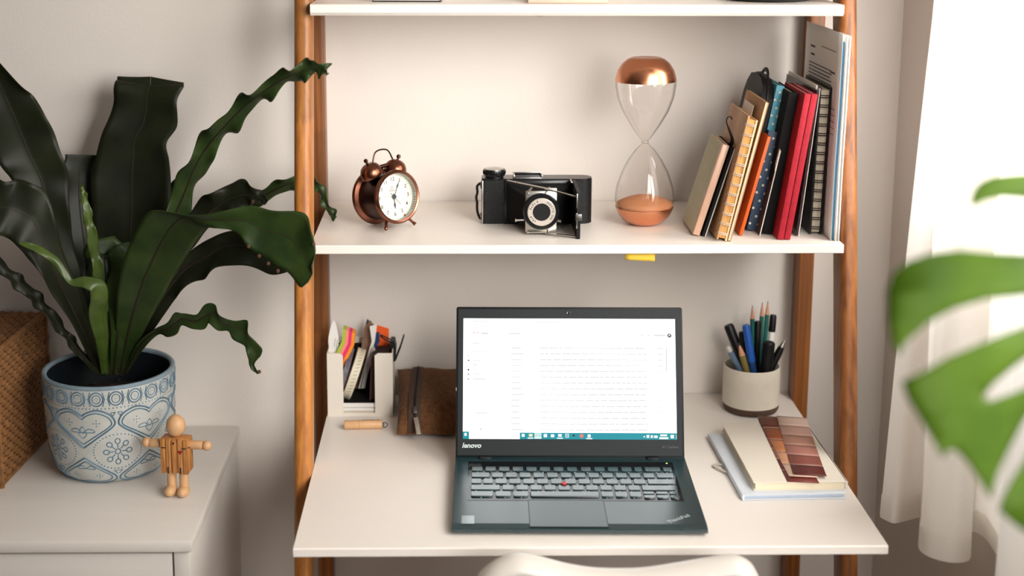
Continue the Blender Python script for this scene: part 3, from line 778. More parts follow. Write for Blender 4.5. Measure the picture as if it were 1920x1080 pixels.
vf = part('folding_viewfinder', G().box(-.0365, -.0340, -.012, .012, .069, .0745, .0006).box(.0055, .0080, -.012, .012, .069, .0745, .0006).box(-.0365, .008, -.012, -.0095, .069, .0705, .0004).box(-.0365, .008, .0095, .012, .0737, .0748, .0003), SILVER, fc)
part('finder_back', G().box(-.0340, .0055, .0097, .0118, .069, .0736), ENAM, vf)
part('dark_slot', G().box(-.0335, .005, -.009, .009, .0685, .0716, .0004), ENAM, vf)
part('strap_lug', G().box(-.0862, -.0835, -.004, .004, .052, .0625, .0008).box(-.0862, -.0835, -.004, .004, .004, .0145, .0008), SILVER, fc)
hs = [(-.0855, 0, .060), (-.0905, 0, .055), (-.0900, 0, .046), (-.0918, 0, .038), (-.0905, 0, .030), (-.0905, 0, .021), (-.0890, 0, .012), (-.0855, 0, .005)]
part('carrying_strap', G().tube([tuple(q) for q in catmull(hs, 28)], .0055, 8, flat=.35, up=(1, 0, 0)), LEATH, fc)

# ================================================================== HOURGLASS
SAND = M_('copper_sand', (206, 136, 92), .7, var=.18, vs=500, bump=.4, bs=1500)
COPM = M_('copper_mirror', (234, 164, 126), .25, metal=1., col2=(214, 142, 104), vs=9)
hg = thing('hourglass', 'tall clear glass hourglass with copper sand and copper top', 'hourglass', (.1115, -.165, S2), (0, R(-.7), 0))
HP = [(0, .0012), (.012, .0), (.0215, .0018), (.0305, .0070), (.0372, .0145), (.0425, .0250), (.0448, .0370), (.0442, .0470), (.0418, .0610), (.0345, .081), (.0250, .099), (.0140, .1145), (.0075, .1205), (.0042, .1238), (.0052, .1255), (.0042, .1272), (.0075, .1305), (.0135, .1385), (.0215, .150), (.0345, .172), (.0420, .192), (.0451, .211), (.0448, .221), (.0415, .233), (.0350, .2425), (.0270, .2490), (.0215, .2512), (0, .2500)]
part('glass_bulbs', G().lathe(HP, 64), glass('hourglass_glass', (.985, .975, .965), edge=.13), hg, ang=60)
cap = [(r - .0007, z) for r, z in HP if z >= .2165 and r > 0]
cap = [(.0445, .2172)] + cap + [(0, .2493)]
part('copper_cap', G().lathe([(r + .0009, z + (.0006 if z > .24 else 0)) for r, z in cap[:-1]] + [(.0006, .2508)], 64), COPM, hg, ang=60)
part('copper_base', G().lathe([(0, .0004), (.0120, -.0004), (.0218, .0014), (.0309, .0066), (.0377, .0141), (.0430, .0246), (.0437, .0278), (.0425, .0276), (0, .027)], 64), COPM, hg, ang=60)
sd = [(0, .0280), (.0424, .0280), (.0436, .0310), (.0400, .0338), (.0300, .0385), (.0180, .0425), (.0080, .0442), (0, .0446)]
part('sand', G().lathe(sd, 64), SAND, hg, ang=60)
part('neck_bead', G().lathe([(.0046, .1236), (.0062, .1255), (.0046, .1274)], 24), GLASS, hg)

# ================================================================== BOOKS ON THE MIDDLE SHELF
BG = 'notebooks and papers leaning on the middle shelf'
def leaner(name, label, cat, x, y, lean, yaw=0.):
    """root at the spine's bottom right corner, leaning to the right"""
    return thing(name, label, cat, (x, y, S2 + .0003), (0, R(lean), R(yaw)), BG)
def cover_pages(root, t, h, d, cmat, pmat, ct=.0015, inset=.003, spine=True, back_inset=.003):
    part('cover', G().box(-t, -t + ct, 0, d, 0, h, .0006, 1), cmat, root)
    part('cover', G().box(-ct, 0, 0, d, 0, h, .0006, 1), cmat, root)
    if spine: part('spine', G().box(-t, 0, -.0012, .0012, 0, h, .0006, 2), cmat, root)
    part('pages', G().box(-t + ct + .0001, -ct - .0001, .0015 if spine else inset, d - back_inset, inset, h - inset), pmat, root)

LINEN = M_('ribbed_sage_cloth', (205, 203, 178), .85, col2=(190, 188, 162), vs=60, stretch=(1, 1, 40), bump=.3, bs=60)
TAN = M_('tan_spine', (212, 170, 144), .35, var=.1)
b = leaner('pocket_notebook', 'small pale ribbed-cover notebook with a tan spine, first in the row', 'notebook', .1815, -.245, 16.6)
part('cover', G().box(-.0105, -.009, 0, .098, 0, .1385, .0005, 1), LINEN, b, 'pale ribbed cover')
part('cover', G().box(-.0015, 0, 0, .098, 0, .1385, .0005, 1), TAN, b)
part('spine', G().box(-.0107, .0, -.0016, .010, -.0001, .1387, .0018, 2), TAN, b, 'smooth tan spine')
part('pages', G().box(-.0089, -.0016, .008, .095, .003, .1355), CREAM, b)
b = leaner('thin_booklet', 'thin black booklet with ribbon bookmark curling up, between pale and wooden notebooks', 'booklet', .1900, -.249, 16.6)
part('cover', G().box(-.0058, -.0016, 0, .10, 0, .136, .0004, 1), BLACKF, b)
part('pages', G().box(-.0015, 0, -.0015, .10, 0, .1355, .0003, 1), PAPER, b, 'pale sheets at the back')
rb = [(-.004, .03, .133), (-.006, .006, .141), (-.0105, -.004, .149), (-.0175, -.006, .158), (-.0235, -.004, .166), (-.0255, -.001, .172), (-.0235, .001, .1765), (-.0195, .002, .1765), (-.0175, .002, .1735)]
part('ribbon_bookmark', G().tube([tuple(q) for q in catmull(rb, 36)], [.0042 - .0032 * min(1, i / 18) for i in range(37)], 6, flat=.3, up=(.3, 1, 0)), BLACKF, b)

PLY = M_('light_wood_cover', (196, 152, 104), .5, col2=(170, 122, 76), vs=55, stretch=(1, 1, .06))
KRAFTP = M_('kraft_pages', (222, 170, 100), .8, col2=(170, 116, 58), vs=700, stretch=(1, .02, .02))
PLYE = M_('pale_wood_edge', (236, 196, 148), .55, var=.08)
b = leaner('wooden_notebook', 'spiral notebook with light wooden covers and white wire rings', 'notebook', .2155, -.278, 12.35)
H = .183
part('cover', G().box(-.0155, -.0125, 0, .128, 0, H, .0004, 1), PLY, b)
part('cover', G().box(-.003, 0, 0, .128, 0, H - .004, .0004, 1), PLYE, b)
part('pages', G().box(-.0123, -.0032, .002, .124, .003, H - .005), KRAFTP, b)
part('loose_sheet', G().box(-.0031, -.0027, .035, .10, .10, H + .012), PAPER, b, 'white sheet sticking out on top')
RINGW = M_('white_wire', (226, 220, 210), .3, metal=.5)
WIRE = G().tube([(-.0165 + .0088 + .0085 * math.cos(a), .004 + .0062 * math.sin(a), 0) for a in [i * 2 * PI / 16 for i in range(16)]], .0006, 5, True)
WIREM = None
for k in range(12):
    for dz in (-.0011, .0011):
        if WIREM is None:
            o = part('wire_ring', WIRE, RINGW, b); WIREM = o.data
        else: o = part('wire_ring', WIREM, None, b)
        o.location = (0, 0, .010 + k * .0146 + dz)
HOLE = G().box(-.0157, -.0154, .0085, .0125, -.0012, .0012)
hm = HOLE.mesh('punched_hole', BLACKP)
for k in range(12):
    o = part('punched_hole', hm, None, b); o.location = (0, 0, .010 + k * .0146)

KRAFT = M_('kraft_card', (190, 150, 110), .75, col2=(176, 136, 98), vs=40)
b = leaner('kraft_notebook', 'tall kraft-covered notebook standing behind the wooden notebook', 'notebook', .2208, -.280, 13.2)
cover_pages(b, .0048, .206, .135, KRAFT, M_('pale_page_edge', (232, 196, 164), .75, var=.1), .0008, .001, False)
LEA = M_('black_nylon', (13, 12, 14), .55, bump=.3, bs=400, spec=.3)
b = leaner('zip_case', 'tall black zip case with rounded top and loop, behind the kraft notebook', 'case', .2530, -.198, 11.3)
cp = [(0, 0), (0, .196), (.012, .212), (.035, .222), (.075, .226), (.105, .222), (.122, .208), (.13, .19), (.13, 0)]
part('body', G().prism(cp, -.0168, 0, Matrix(((0, 0, 1, 0), (1, 0, 0, 0), (0, 1, 0, 0), (0, 0, 0, 1)))), LEA, b)
part('zip', G().tube([(-.0084, p[0] * 1.0 - .0006, p[1]) for p in cp[:3]] + [(-.0084, p[0], p[1] + .0008) for p in cp[3:6]], .0022, 6), BLACKP, b)
part('loop', G().tube([(-.0084, .05 + .022 * math.cos(a), .222 + .013 * math.sin(a)) for a in [i * PI / 12 for i in range(13)]], .0034, 7, flat=.5, up=(1, 0, 0)), LEA, b)
b = leaner('orange_notebook', 'thin bright orange notebook beside the dark blue dotted one', 'notebook', .2445, -.243, 14.0)
cover_pages(b, .0050, .150, .042, M_('orange_cover', (208, 88, 18), .5, var=.08), PAPER, .001, .002)
DOT = M_('cream_dots', (206, 204, 190), .6)
def dotted(root, t, h, rows, off):
    me = G().lathe([(.0019, 0), (.0019, .0003), (0, .0003)], 12, Matrix.Rotation(R(90), 4, 'X')).mesh('printed_dot', DOT)
    for k in range(rows):
        for x in ((-t * .45,) if k % 2 else (-t * .12, -t * .86)):
            o = part('printed_dot', me, None, root); o.location = (x, -.0012, off + k * .0118)
b = leaner('navy_dotted_notebook', 'short dark blue notebook with pale dots on its spine', 'notebook', .2728, -.215, 10.2)
cover_pages(b, .0165, .1500, .0145, M_('navy_cloth', (52, 74, 98), .6, var=.2, vs=30), PAPER)
dotted(b, .0165, .15, 12, .010)
b = leaner('turquoise_dotted_notebook', 'taller turquoise notebook with pale dots behind the dark blue one', 'notebook', .2693, -.1985, 10.2)
cover_pages(b, .0117, .2165, .105, M_('turquoise_cloth', (72, 148, 170), .55, var=.12, vs=30), PAPER)
dotted(b, .0117, .2165, 18, .006)
b = leaner('shaded_card', 'thin white card with its shade coloured dark brown and a folded corner, against the black book', 'card', .2705, -.244, 11.3)
part('card', G().box(-.0010, -.0002, 0, .026, 0, .128, .0002, 1), M_('card_shade', (70, 52, 40), .6), b)  # shade on the white card's side put into the colour as dark brown
part('pale_edge', G().box(-.0012, 0, -.0006, .0006, 0, .128), PAPER, b, 'pale front edge')
part('folded_corner', G().prism([(0, .098), (0, .130), (.022, .128)], -.0018, -.0012, Matrix(((0, 0, 1, 0), (1, 0, 0, 0), (0, 1, 0, 0), (0, 0, 0, 1)))), PAPER, b, 'white folded corner')
b = leaner('black_book', 'thick black hardback book left of the two red notebooks', 'book', .2892, -.236, 8.8)
cover_pages(b, .0160, .2105, .130, BLACKF, CREAM, .0022, .0035)
REDC = M_('red_cloth', (172, 32, 48), .65, spec=.25, col2=(150, 26, 40), vs=80, bump=.2, bs=500)
b = leaner('red_notebook', 'red clothbound notebook beside the black book, first of two', 'notebook', .2986, -.269, 8.24)
cover_pages(b, .0088, .2135, .125, REDC, PAPER, .0012, .002)
b = leaner('red_notebook', 'red clothbound notebook beside the grey folder, second of two', 'notebook', .3083, -.269, 8.24)
cover_pages(b, .0088, .2130, .125, REDC, PAPER, .0012, .002)
FOLD = M_('grey_plastic_folder', (44, 47, 50), .25, var=.1, vs=10)
b = leaner('document_folder', 'slim dark grey plastic folder between red and black spiral notebooks', 'folder', .3262, -.247, 5.7)
part('front_cover', G().box(-.0046, -.0034, 0, .19, 0, .2150, .0005, 1), FOLD, b)
part('back_cover', G().box(-.0010, 0, -.001, .19, 0, .2175, .0003, 1), PAPER, b, 'white back edge')
part('papers', G().box(-.0032, -.0012, .012, .186, .003, .2200), PAPER, b)
b = leaner('spiral_notebook', 'black spiral notebook with cream pages next to the printed papers', 'notebook', .3618, -.236, 1.5)
BC = M_('black_card_cover', (16, 12, 12), .5, spec=.3)
part('cover', G().box(-.0178, -.0150, 0, .148, 0, .2155, .0005, 1), BC, b)
part('cover', G().box(-.0026, 0, 0, .148, 0, .2165, .0005, 1), BC, b)
part('pages', G().box(-.0149, -.0027, .003, .144, .003, .212), M_('spiral_page_edges', (206, 196, 176), .8, col2=(150, 140, 122), vs=900, stretch=(1, .02, .02)), b)
wm = G().tube([(-.0089 + .0088 * math.cos(a), .0045 + .0072 * math.sin(a), 0) for a in [i * 2 * PI / 16 for i in range(16)]], .0007, 5, True).mesh('wire_ring', BLACKP)
for k in range(15):
    for dz in (-.0015, .0015):
        o = part('wire_ring', wm, None, b); o.location = (0, 0, .010 + k * .0138 + dz)
# loose A4 papers in a bundle
b = leaner('paper_bundle', 'bundle of printed white and blue papers standing against the right poles', 'papers', .3778, -.276, .55)
def sheet(x, th, y0, y1, h, mat, bow=0., label=None, name='sheet'):
    g = G()
    g.grid(lambda u, v: (x + bow * math.sin(PI * min(1, v * 1.6)) * (1 - u) ** 2, y0 + (y1 - y0) * u, h * v), 8, 14)
    return part(name, g, mat, b, label, solid=th)
ps = sheet(-.0119, .0004, .0, .21, .297, PAPER, -.0010, 'printed sheet with rows of dark text', 'printed_sheet')
TXT = M_('printer_ink', (60, 56, 58), .7)
g = G(); rnd = random.Random(4)
def tl(y0, y1, z, hh=.0016):
    g.box(-.0127, -.0123, y0, y1, z, z + hh)
tl(.150, .175, .262, .003); tl(.150, .172, .250, .003); tl(.03, .11, .268, .0008); tl(.03, .055, .236, .0026)
for k in range(9): tl(.045 + rnd.uniform(0, .03), .18, .238 - k * .0052, .0014)
for k in range(5): tl(.02, .16 + rnd.uniform(0, .02), .186 - k * .009, .0008)
part('printed_text', g, TXT, ps)
sheet(-.0085, .0012, .004, .21, .285, M_('blue_paper', (72, 134, 172), .6), -.0012, 'blue sheet', 'blue_sheet')
for k, x in enumerate((-.0065, -.0050, -.0034, -.0018, -.0006)): sheet(x, .0006, -.002 + .002 * (k % 3), .205, .294 - .002 * (k % 2), PAPER, -.0006)

# ================================================================== YELLOW STICKY NOTE under the shelf
g = G().grid(lambda u, v: (.0690 + .0425 * u, -.288 - .001 * math.sin(3 * u), S2 - .0127 - .0115 * v - .002 * u * v), 6, 4)
s = part('sticky_note', g, M_('yellow_note', (226, 190, 62), .6), solid=.0003)
tag(s, 'small yellow sticky note hanging under the middle shelf', 'note')

# ================================================================== ITEMS ON THE TOP SHELF
b = thing('white_hardback', 'white hardback lying flat at the left of the top shelf', 'book', (-.241, -.110, S1 + .0002), (0, 0, R(-1.5)))
part('cover', G().box(-.050, .050, -.084, .08, 0, .0022, .0006, 1), M_('dark_cover', (58, 50, 50), .5), b, 'dark bottom cover')
part('pages', G().box(-.0485, .047, -.0825, .078, .0022, .022), PAPER, b)
part('cover', G().box(-.050, .050, -.084, .08, .022, .0242, .0006, 1), PAPER, b)
b = thing('pink_hardback', 'dusty pink book lying flat in the middle of the top shelf', 'book', (-.0115, -.130, S1 + .0002))
cover = M_('dusty_pink', (216, 184, 166), .6)
part('cover', G().box(-.0575, .0575, -.0815, .075, 0, .002, .0006, 1), cover, b)
part('pages', G().box(-.056, .056, -.078, .074, .002, .020), CREAM, b)
part('cover', G().box(-.0575, .0575, -.0815, .075, .020, .022, .0006, 1), cover, b)
part('spine', G().box(-.0575, .0575, -.0825, -.0785, 0, .022, .001, 2), cover, b)
g = G().lathe([(0, 0), (.052, 0), (.062, .003), (.068, .010), (.070, .022), (.0665, .022), (.064, .011), (.058, .006), (0, .005)], 56)
o = part('black_bowl', g, M_('black_ceramic', (22, 24, 26), .3)); o.location = (.291, -.139, S1 + .0002)
tag(o, 'shallow round black bowl at the right of the top shelf', 'bowl')

# ================================================================== DESK ORGANISER
METAL = M_('white_powder_coat', (226, 218, 206), .45)
og = thing('desk_organizer', 'white metal desk organiser with a cut-out front by the left pole', 'organizer', (-.3245, -.056, DT))
W2, Y0, Y1, HH = .0515, -.046, .042, .1045
fr = [(-W2, 0), (W2, 0), (W2, HH - .0015), (W2 - .0015, HH), (.0245 + .004, HH), (.0235, HH - .004), (.0235, .006), (-.0265, .006), (-.0265, HH - .004), (-.0305, HH), (-W2 + .0015, HH), (-W2, HH - .0015)]
part('front_panel', G().prism(fr, -.0008, .0008, Matrix.Translation((0, Y0, 0)) @ Matrix.Rotation(R(90), 4, 'X')), METAL, og)
part('back_panel', G().box(-W2, W2, Y1 - .0016, Y1, 0, HH, .0005, 1), METAL, og)
for s in (-1, 1): part('side_panel', G().box(s * W2 - .0008 - .0004 * s, s * W2 + .0008 - .0004 * s, Y0, Y1, 0, HH, .0005, 1), METAL, og)
part('floor_panel', G().box(-W2, W2, Y0, Y1, 0, .0012), METAL, og)
OG = 'stationery in the white organiser'
Yo = -.102 + .010
cs = thing('index_cards', 'stack of white index cards at the bottom of the organiser', 'cards', (-.3245, -.058, DT + .0014), (0, 0, 0), OG)
for z0, z1, mt in ((0, .0045, CREAM), (.0048, .0105, PAPER), (.0112, .0185, PAPER)):
    part('card_block', G().box(-.046, .046, -.040, .038, z0, z1, .0012, 1), mt, cs)
part('added_dark_sheet', G().box(-.045, .045, -.0375, .037, .0186, .0191), BLACKF, cs, 'added sheet darkening the top of the cards')  # invented sheet, makes the card tops inside the organiser look dark
o = part('pocket_notebook', G().box(-.043, .043, -.003, .003, 0, .074, .001, 1), BLACKF)
o.location = (-.3245, -.0200, DT + .0208); tag(o, 'black pocket notebook standing at the back of the organiser', 'notebook', OG)
zo = DT + .0206
# neon page markers : four bent strips side by side
nf = thing('neon_page_markers', 'neon striped block of page markers in the organiser', 'sticky notes', (-.345, -.075, zo + .0), (0, 0, 0), OG)
base = Vector((-.345, -.075, zo))
cl = [(168, 190, 62), (240, 140, 120), (224, 40, 104), (240, 140, 28)]
TPX = [(644, 613), (642, 636), (622, 676), (613, 720)]
for k, c in enumerate(cl):
    dx = k * 5.6; dy = k * 2.2
    pts = []
    for (px, py) in TPX: pts.append((px + dx, py + dy + (4 if py > 700 else 0)))
    poly = []
    for (px, py) in pts:
        p = at(px, py, base.y) - base; poly.append((p.x, max(.0005, p.z)))
    for (px, py) in reversed(pts):
        p = at(px + 5.8, py + 2.2, base.y) - base; poly.append((p.x, max(.0005, p.z)))
    part('marker_strip', G().prism(poly, -.011, .011, Matrix.Rotation(R(90), 4, 'X')), M_('neon_%d' % k, c, .6), nf)
# tape rolls standing on edge and leaning over
def tape(name, label, px0, py0, px1, py1, y, Rr, hw, mat, cmat, ticks=None):
    a = at(px0, py0, y); b_ = at(px1, py1, y); c = (a + b_) / 2; up = (b_ - a).normalized()
    ax = up.cross(Vector((0, 1, 0))).normalized()
    rr = (b_ - a).length / 2
    root = thing(name, label, 'tape', c, (0, 0, 0), OG)
    M = ax.to_track_quat('Z', 'Y').to_matrix().to_4x4()
    part('band', G().lathe([(rr * .80, -hw), (rr, -hw), (rr, hw), (rr * .80, hw)], 48, M, True), mat, root)
    part('core', G().lathe([(rr * .74, -hw * .9), (rr * .80, -hw * .9), (rr * .80, hw * .9), (rr * .74, hw * .9)], 48, M, True), cmat, root)
    if ticks:
        g = G()
        for k in range(44):
            th = 2 * PI * k / 44
            MM = M @ Matrix.Rotation(th, 4, 'Z') @ Matrix.Translation((rr, 0, 0)) @ Matrix.Rotation(R(28), 4, 'X')
            g.box(-.0001, .0003, -.0003, .0003, -hw * .62, hw * .30, M=MM)
        part('printed_ticks', g, ticks, root)
    return root
BRC = M_('brown_core', (112, 78, 62), .8)
tape('washi_tape_roll', 'grey patterned tape roll leaning beside the neon markers', 633, 745, 660, 655, -.0605, 0, .0042, M_('mauve_grey_tape', (118, 108, 110), .5, col2=(70, 66, 84), vs=160), BRC)
tape('tape_roll', 'white tape roll with slanted blue ticks in the organiser', 648, 745, 679, 656, -.0600, 0, .0066, M_('cream_tape', (216, 206, 182), .5), BRC, M_('blue_ticks', (84, 104, 112), .6))
def card(name, label, poly, y, th, mat, yaw=0, cat='card', tilt=0):
    P = [at(px, py, y) for px, py in poly]
    c = sum(P, Vector()) / len(P); zmin = min(p.z for p in P)
    root = Vector((c.x, y, zmin))
    g = G().prism([((p - root).x, (p - root).z) for p in P], -th / 2, th / 2, Matrix.Rotation(R(90), 4, 'X'))
    o = part(name, g, mat); o.location = root; o.rotation_euler = (0, 0, R(yaw))
    return tag(o, label, cat, OG)
BRTAG = M_('brown_paper', (142, 112, 92), .8, col2=(118, 90, 72), vs=60)
card('brown_swing_tag', 'brown paper tag sticking up in the organiser', [(684, 612), (694, 600), (703, 612), (700, 640), (688, 668), (672, 728), (664, 728), (676, 660)], -.036, .0008, BRTAG)
card('navy_card', 'narrow dark blue card behind the brown paper tag', [(685, 610), (689, 597), (692, 602), (690, 624), (684, 724), (676, 724)], -.031, .0008, M_('navy_card', (40, 52, 70), .6))
card('white_card', 'folded white card leaning in the middle of the organiser', [(693, 612), (707, 608), (703, 640), (692, 672), (680, 728), (672, 728), (688, 670), (697, 640)], -.052, .0008, PAPER)
card('blue_white_leaflet', 'leaflet with a dark blue corner behind the orange card', [(703, 624), (711, 622), (712, 640), (705, 652), (700, 726), (694, 726)], -.044, .0008, M_('deep_blue', (20, 62, 110), .5))
card('orange_card', 'bright orange card at the back of the organiser', [(706, 609), (729, 616), (729, 640), (716, 726), (700, 726), (702, 640)], -.028, .0008, M_('neon_orange', (244, 96, 28), .55))
card('grey_leaflet', 'pale grey leaflet leaning in front of the dark red booklet', [(700, 648), (704, 655), (690, 700), (684, 728), (677, 728), (684, 696)], -.060, .0008, M_('pale_grey_paper', (168, 164, 160), .7))
bk = thing('dark_red_booklet', 'dark red and black booklet standing in the right of the organiser', 'booklet', (-.2945, -.060, zo), (0, R(3), 0), OG)
part('cover', G().box(-.0165, -.0145, -.030, .028, 0, .072, .0004, 1), M_('dark_red_cover', (74, 26, 28), .6), bk)
part('cover', G().box(.011, .0125, -.030, .028, 0, .078, .0004, 1), BLACKF, bk)
part('pages', G().box(-.0143, .0108, -.0285, .026, .002, .074), M_('black_page_block', (26, 24, 22), .7), bk)
lt = [(-.010, 0), (.006, 0), (.0095, .02), (.0105, .038), (.005, .060), (.001, .067), (-.006, .058), (-.012, .038), (-.0125, .03)]
o = part('label_tag', G().prism([(x * .72, z) for x, z in lt], -.0004, .0004, Matrix.Rotation(R(90), 4, 'X')), PAPER)
o.location = (-.3665, -.080, DT + .086); tag(o, 'pale oval label standing up in the left of the organiser', 'tag', OG)
part('handwriting', G().box(-.003, -.0025, -.0008, -.0004, .022, .036, M=Matrix.Rotation(R(8), 4, 'Y')).box(.0005, .001, -.0008, -.0004, .018, .034, M=Matrix.Rotation(R(8), 4, 'Y')), TXT, o)
bc = thing('binder_clip', 'black binder clip pinched on the right side of the organiser', 'clip', (-.2735, -.066, DT + HH - .022), (0, 0, 0), OG)
part('jaw', G().prism([(-.004, .022), (-.0025, .0), (.004, .0), (.0055, .022), (-.012, .040), (.006, .042)][:4] + [(.003, .034), (-.0035, .034)], -.012, .012, Matrix.Rotation(R(90), 4, 'X')), BLACKP, bc)
part('wire_handle', G().tube([(.004, -.007, .001), (.012, -.006, .022), (.0175, -.004, .040), (.0175, .004, .040), (.012, .006, .022), (.004, .007, .001)], .0011, 7), BLACKP, bc)
part('wire_handle', G().tube([(-.003, -.007, .030), (-.014, -.006, .036), (-.020, -.003, .040), (-.020, .003, .040), (-.014, .006, .036), (-.003, .007, .030)], .0011, 7), BLACKP, bc)

# ================================================================== WOODEN USB STICK
us = thing('wooden_usb_stick', 'small wooden memory stick lying on desk before the organiser', 'usb stick', (-.3155, -.157, DT + .0004), (0, 0, R(2.5)))
part('cap', G().rod((-.030, 0, .0070), (-.0072, 0, .0070), [(0, 0), (.0064, 0), (.0070, .05), (.0070, 1), (0, 1)], 24), BEECH, us)
st = part('stick', G().rod((-.0070, 0, .0070), (.0285, 0, .0070), [(0, 0), (.0070, 0), (.0070, .96), (.0064, 1), (0, 1)], 24), BEECH, us)
g = G()
for k in range(9): g.box(-.002 + k * .0030, -.0002 + k * .0030, -.0018, .0014, .0132, .01408)
part('burnt_lettering', g, M_('burnt_wood', (128, 84, 54), .8), st)
part('ring', G().tube([(.0325 + .0038 * math.cos(a), .0022 * math.sin(a), .0055 + .0030 * math.sin(a)) for a in [i * PI / 8 for i in range(16)]], .0008, 6, True), STEEL, us)
part('ring', G().tube([(.0282 + .0026 * math.cos(a), 0, .0065 + .0026 * math.sin(a)) for a in [i * PI / 8 for i in range(16)]], .0007, 6, True), STEEL, us)

# ================================================================== BROWN ZIP POUCH
FELT = M_('brown_felt', (122, 84, 54), .95, col2=(92, 60, 38), vs=160, bump=.7, bs=420, sheen=.05, spec=.2)
pc = thing('zip_pouch', 'brown felt zip pouch lying on the desk behind the laptop', 'pouch', (-.2080, -.112, DT + .0004), (0, 0, R(-2)))
def pil(u, v, s):
    a, b_ = 2 * u - 1, 2 * v - 1
    e = ((1 - abs(a) ** 5) * (1 - abs(b_) ** 5)) ** .5 if abs(a) < 1 and abs(b_) < 1 else 0
    x = .0520 * a * (1 - .05 * (1 - b_ * b_)) * (1 + .24 * max(0, -a) * (b_ + 1) / 2); y = .088 * b_ * (1 - .05 * (1 - a * a))
    zt = .006 + .044 * (b_ + 1) * .5
    hh = .056 + .006 * b_
    z = (zt * (1 - e) + hh * e) if s else zt * (1 - e)
    return (x, y, z + .002 * math.sin(5 * a + 3 * b_) * e)
g = G(); g.grid(lambda u, v: pil(u, v, True), 26, 36); g.grid(lambda u, v: pil(u, v, False), 26, 36)
part('body', g, FELT, pc, ang=80)
zx = -.0270
zl = [(zx + .004 * (1 - t) - .002, -.088 + .172 * t) for t in [i / 30 for i in range(31)]]
def ztop(x, y):
    a = max(-.999, min(.999, x / .0505)); b_ = max(-.999, min(.999, y / .0875))
    return pil((a + 1) / 2, (b_ + 1) / 2, True)[2]
part('zip_tape', G().tube([(x, y, ztop(x, y) + .0006) for x, y in zl], .0095, 8, flat=.14, up=(0, -.2, 1)), M_('dark_brown_tape', (72, 54, 42), .8), pc)
part('zip_teeth', G().tube([(x, y, ztop(x, y) + .0018) for x, y in zl], .0022, 6, flat=.5, up=(0, -.2, 1)), M_('dark_teeth', (36, 28, 24), .7, spec=.2), pc)
part('zip_slider', G().box(-.0035, .0035, -.006, .006, 0, .0042, .0015, 2, Matrix.Translation((zx + .003, -.079, ztop(zx + .003, -.075) + .0005)) @ Matrix.Rotation(R(40), 4, 'X')), STEEL, pc)
pz = ztop(zx + .003, -.082)
part('zip_pull', G().box(-.0036, .0036, -.0010, .0010, -.030, 0, .0009, 2, Matrix.Translation((zx + .0045, -.0895, pz + .004)) @ Matrix.Rotation(R(-52), 4, 'X') @ Matrix.Rotation(R(-12), 4, 'Y')), M_('chrome', (226, 222, 214), .2, metal=.9), pc, 'bright metal zip pull')

# ================================================================== PEN CUP
STONE = M_('cream_stoneware', (216, 208, 192), .55, var=.06, vs=60, bump=.1, bs=300)
RAW = M_('raw_brown_clay', (86, 62, 50), .8, var=.2, vs=200)
CX, CY = .3025, -.0745
cu = thing('pen_cup', 'cream stoneware cup with bare brown base holding pens', 'cup', (CX, CY, DT + .0003))
part('base', G().lathe([(0, 0), (.0385, 0), (.0425, .002), (.0445, .006), (.0449, .0125), (0, .0125)], 56), RAW, cu, 'bare brown clay base')
part('wall', G().lathe([(.0449, .0125), (.0453, .03), (.0452, .055), (.0447, .0735), (.0438, .0752), (.0425, .0745), (.0423, .03), (.0415, .0128)], 56, closed=True), STONE, cu, 'cream glazed wall')
PG = 'pens and pencils in the stoneware cup'
def pen(name, label, cat, tip, foot, prof, mats):
    """tip: (px, py, y) of the upper end; foot: offset of the lower end inside the cup; prof: list of (part name, [(r, t)...], mat)"""
    T = at(*tip); F = Vector((CX + foot[0], CY + foot[1], DT + .0135))
    root = thing(name, label, cat, F, (0, 0, 0), PG)
    for pn, pf, mt in prof: part(pn, G().rod(Vector(), T - F, pf, 16), mt, root)
    return root
PENB = M_('black_pen', (12, 13, 14), .4, spec=.35)
GREEN = M_('dark_green_pencil', (24, 92, 84), .35)
PWOOD = M_('sharpened_wood', (206, 150, 118), .7)
LEAD = M_('graphite', (50, 46, 46), .5)
def pencil(label, tip, foot):
    pen('pencil', label, 'pencil', tip, foot, [('barrel', [(0, 0), (.0036, 0), (.0036, .855), (.0033, .865)], GREEN), ('sharpened_end', [(.0035, .86), (.0010, .975)], PWOOD), ('lead', [(.0010, .972), (.0002, 1)], LEAD)], None)
pencil('sharpened green pencil left of the pair of taller pencils', (1410.7, 571.8, -.070), (.004, .006))
pencil('sharpened green pencil, left one of the tall pair', (1429.6, 566.7, -.060), (.014, .012))
pencil('sharpened green pencil, tallest at the right of the pair', (1440, 563.8, -.055), (.020, .016))
def marker(name, label, tip, foot, r, body, cap, split=.62, cat='marker'):
    pen(name, label, cat, tip, foot, [('barrel', [(0, 0), (r * .92, 0), (r * .92, split)], body), ('cap', [(r, split), (r * 1.02, split + .02), (r, .975), (r * .8, 1), (0, 1)], cap)], None)
marker('marker_pen', 'thick black marker leaning out at the left of the cup', (1365.5, 609, -.062), (.012, -.002), .0082, PENB, PENB, .55)
marker('marker_pen', 'slim marker with a black cap and white barrel at the back', (1450, 590, -.052), (.026, .010), .0056, M_('white_barrel', (226, 224, 218), .4), PENB, .80)
marker('ballpoint_pen', 'black pen partly hidden left of the blue pen', (1390, 622, -.078), (-.004, -.012), .0048, PENB, PENB, .7, 'pen')
marker('ballpoint_pen', 'bright blue capped pen near the front of the cup', (1398.5, 609, -.092), (.008, -.022), .0062, M_('clear_blue_barrel', (20, 60, 110), .3), M_('blue_cap', (26, 88, 176), .35), .55, 'pen')
marker('ballpoint_pen', 'black pen standing just behind the middle pencils', (1421, 602, -.068), (.008, -.002), .0056, PENB, PENB, .7, 'pen')
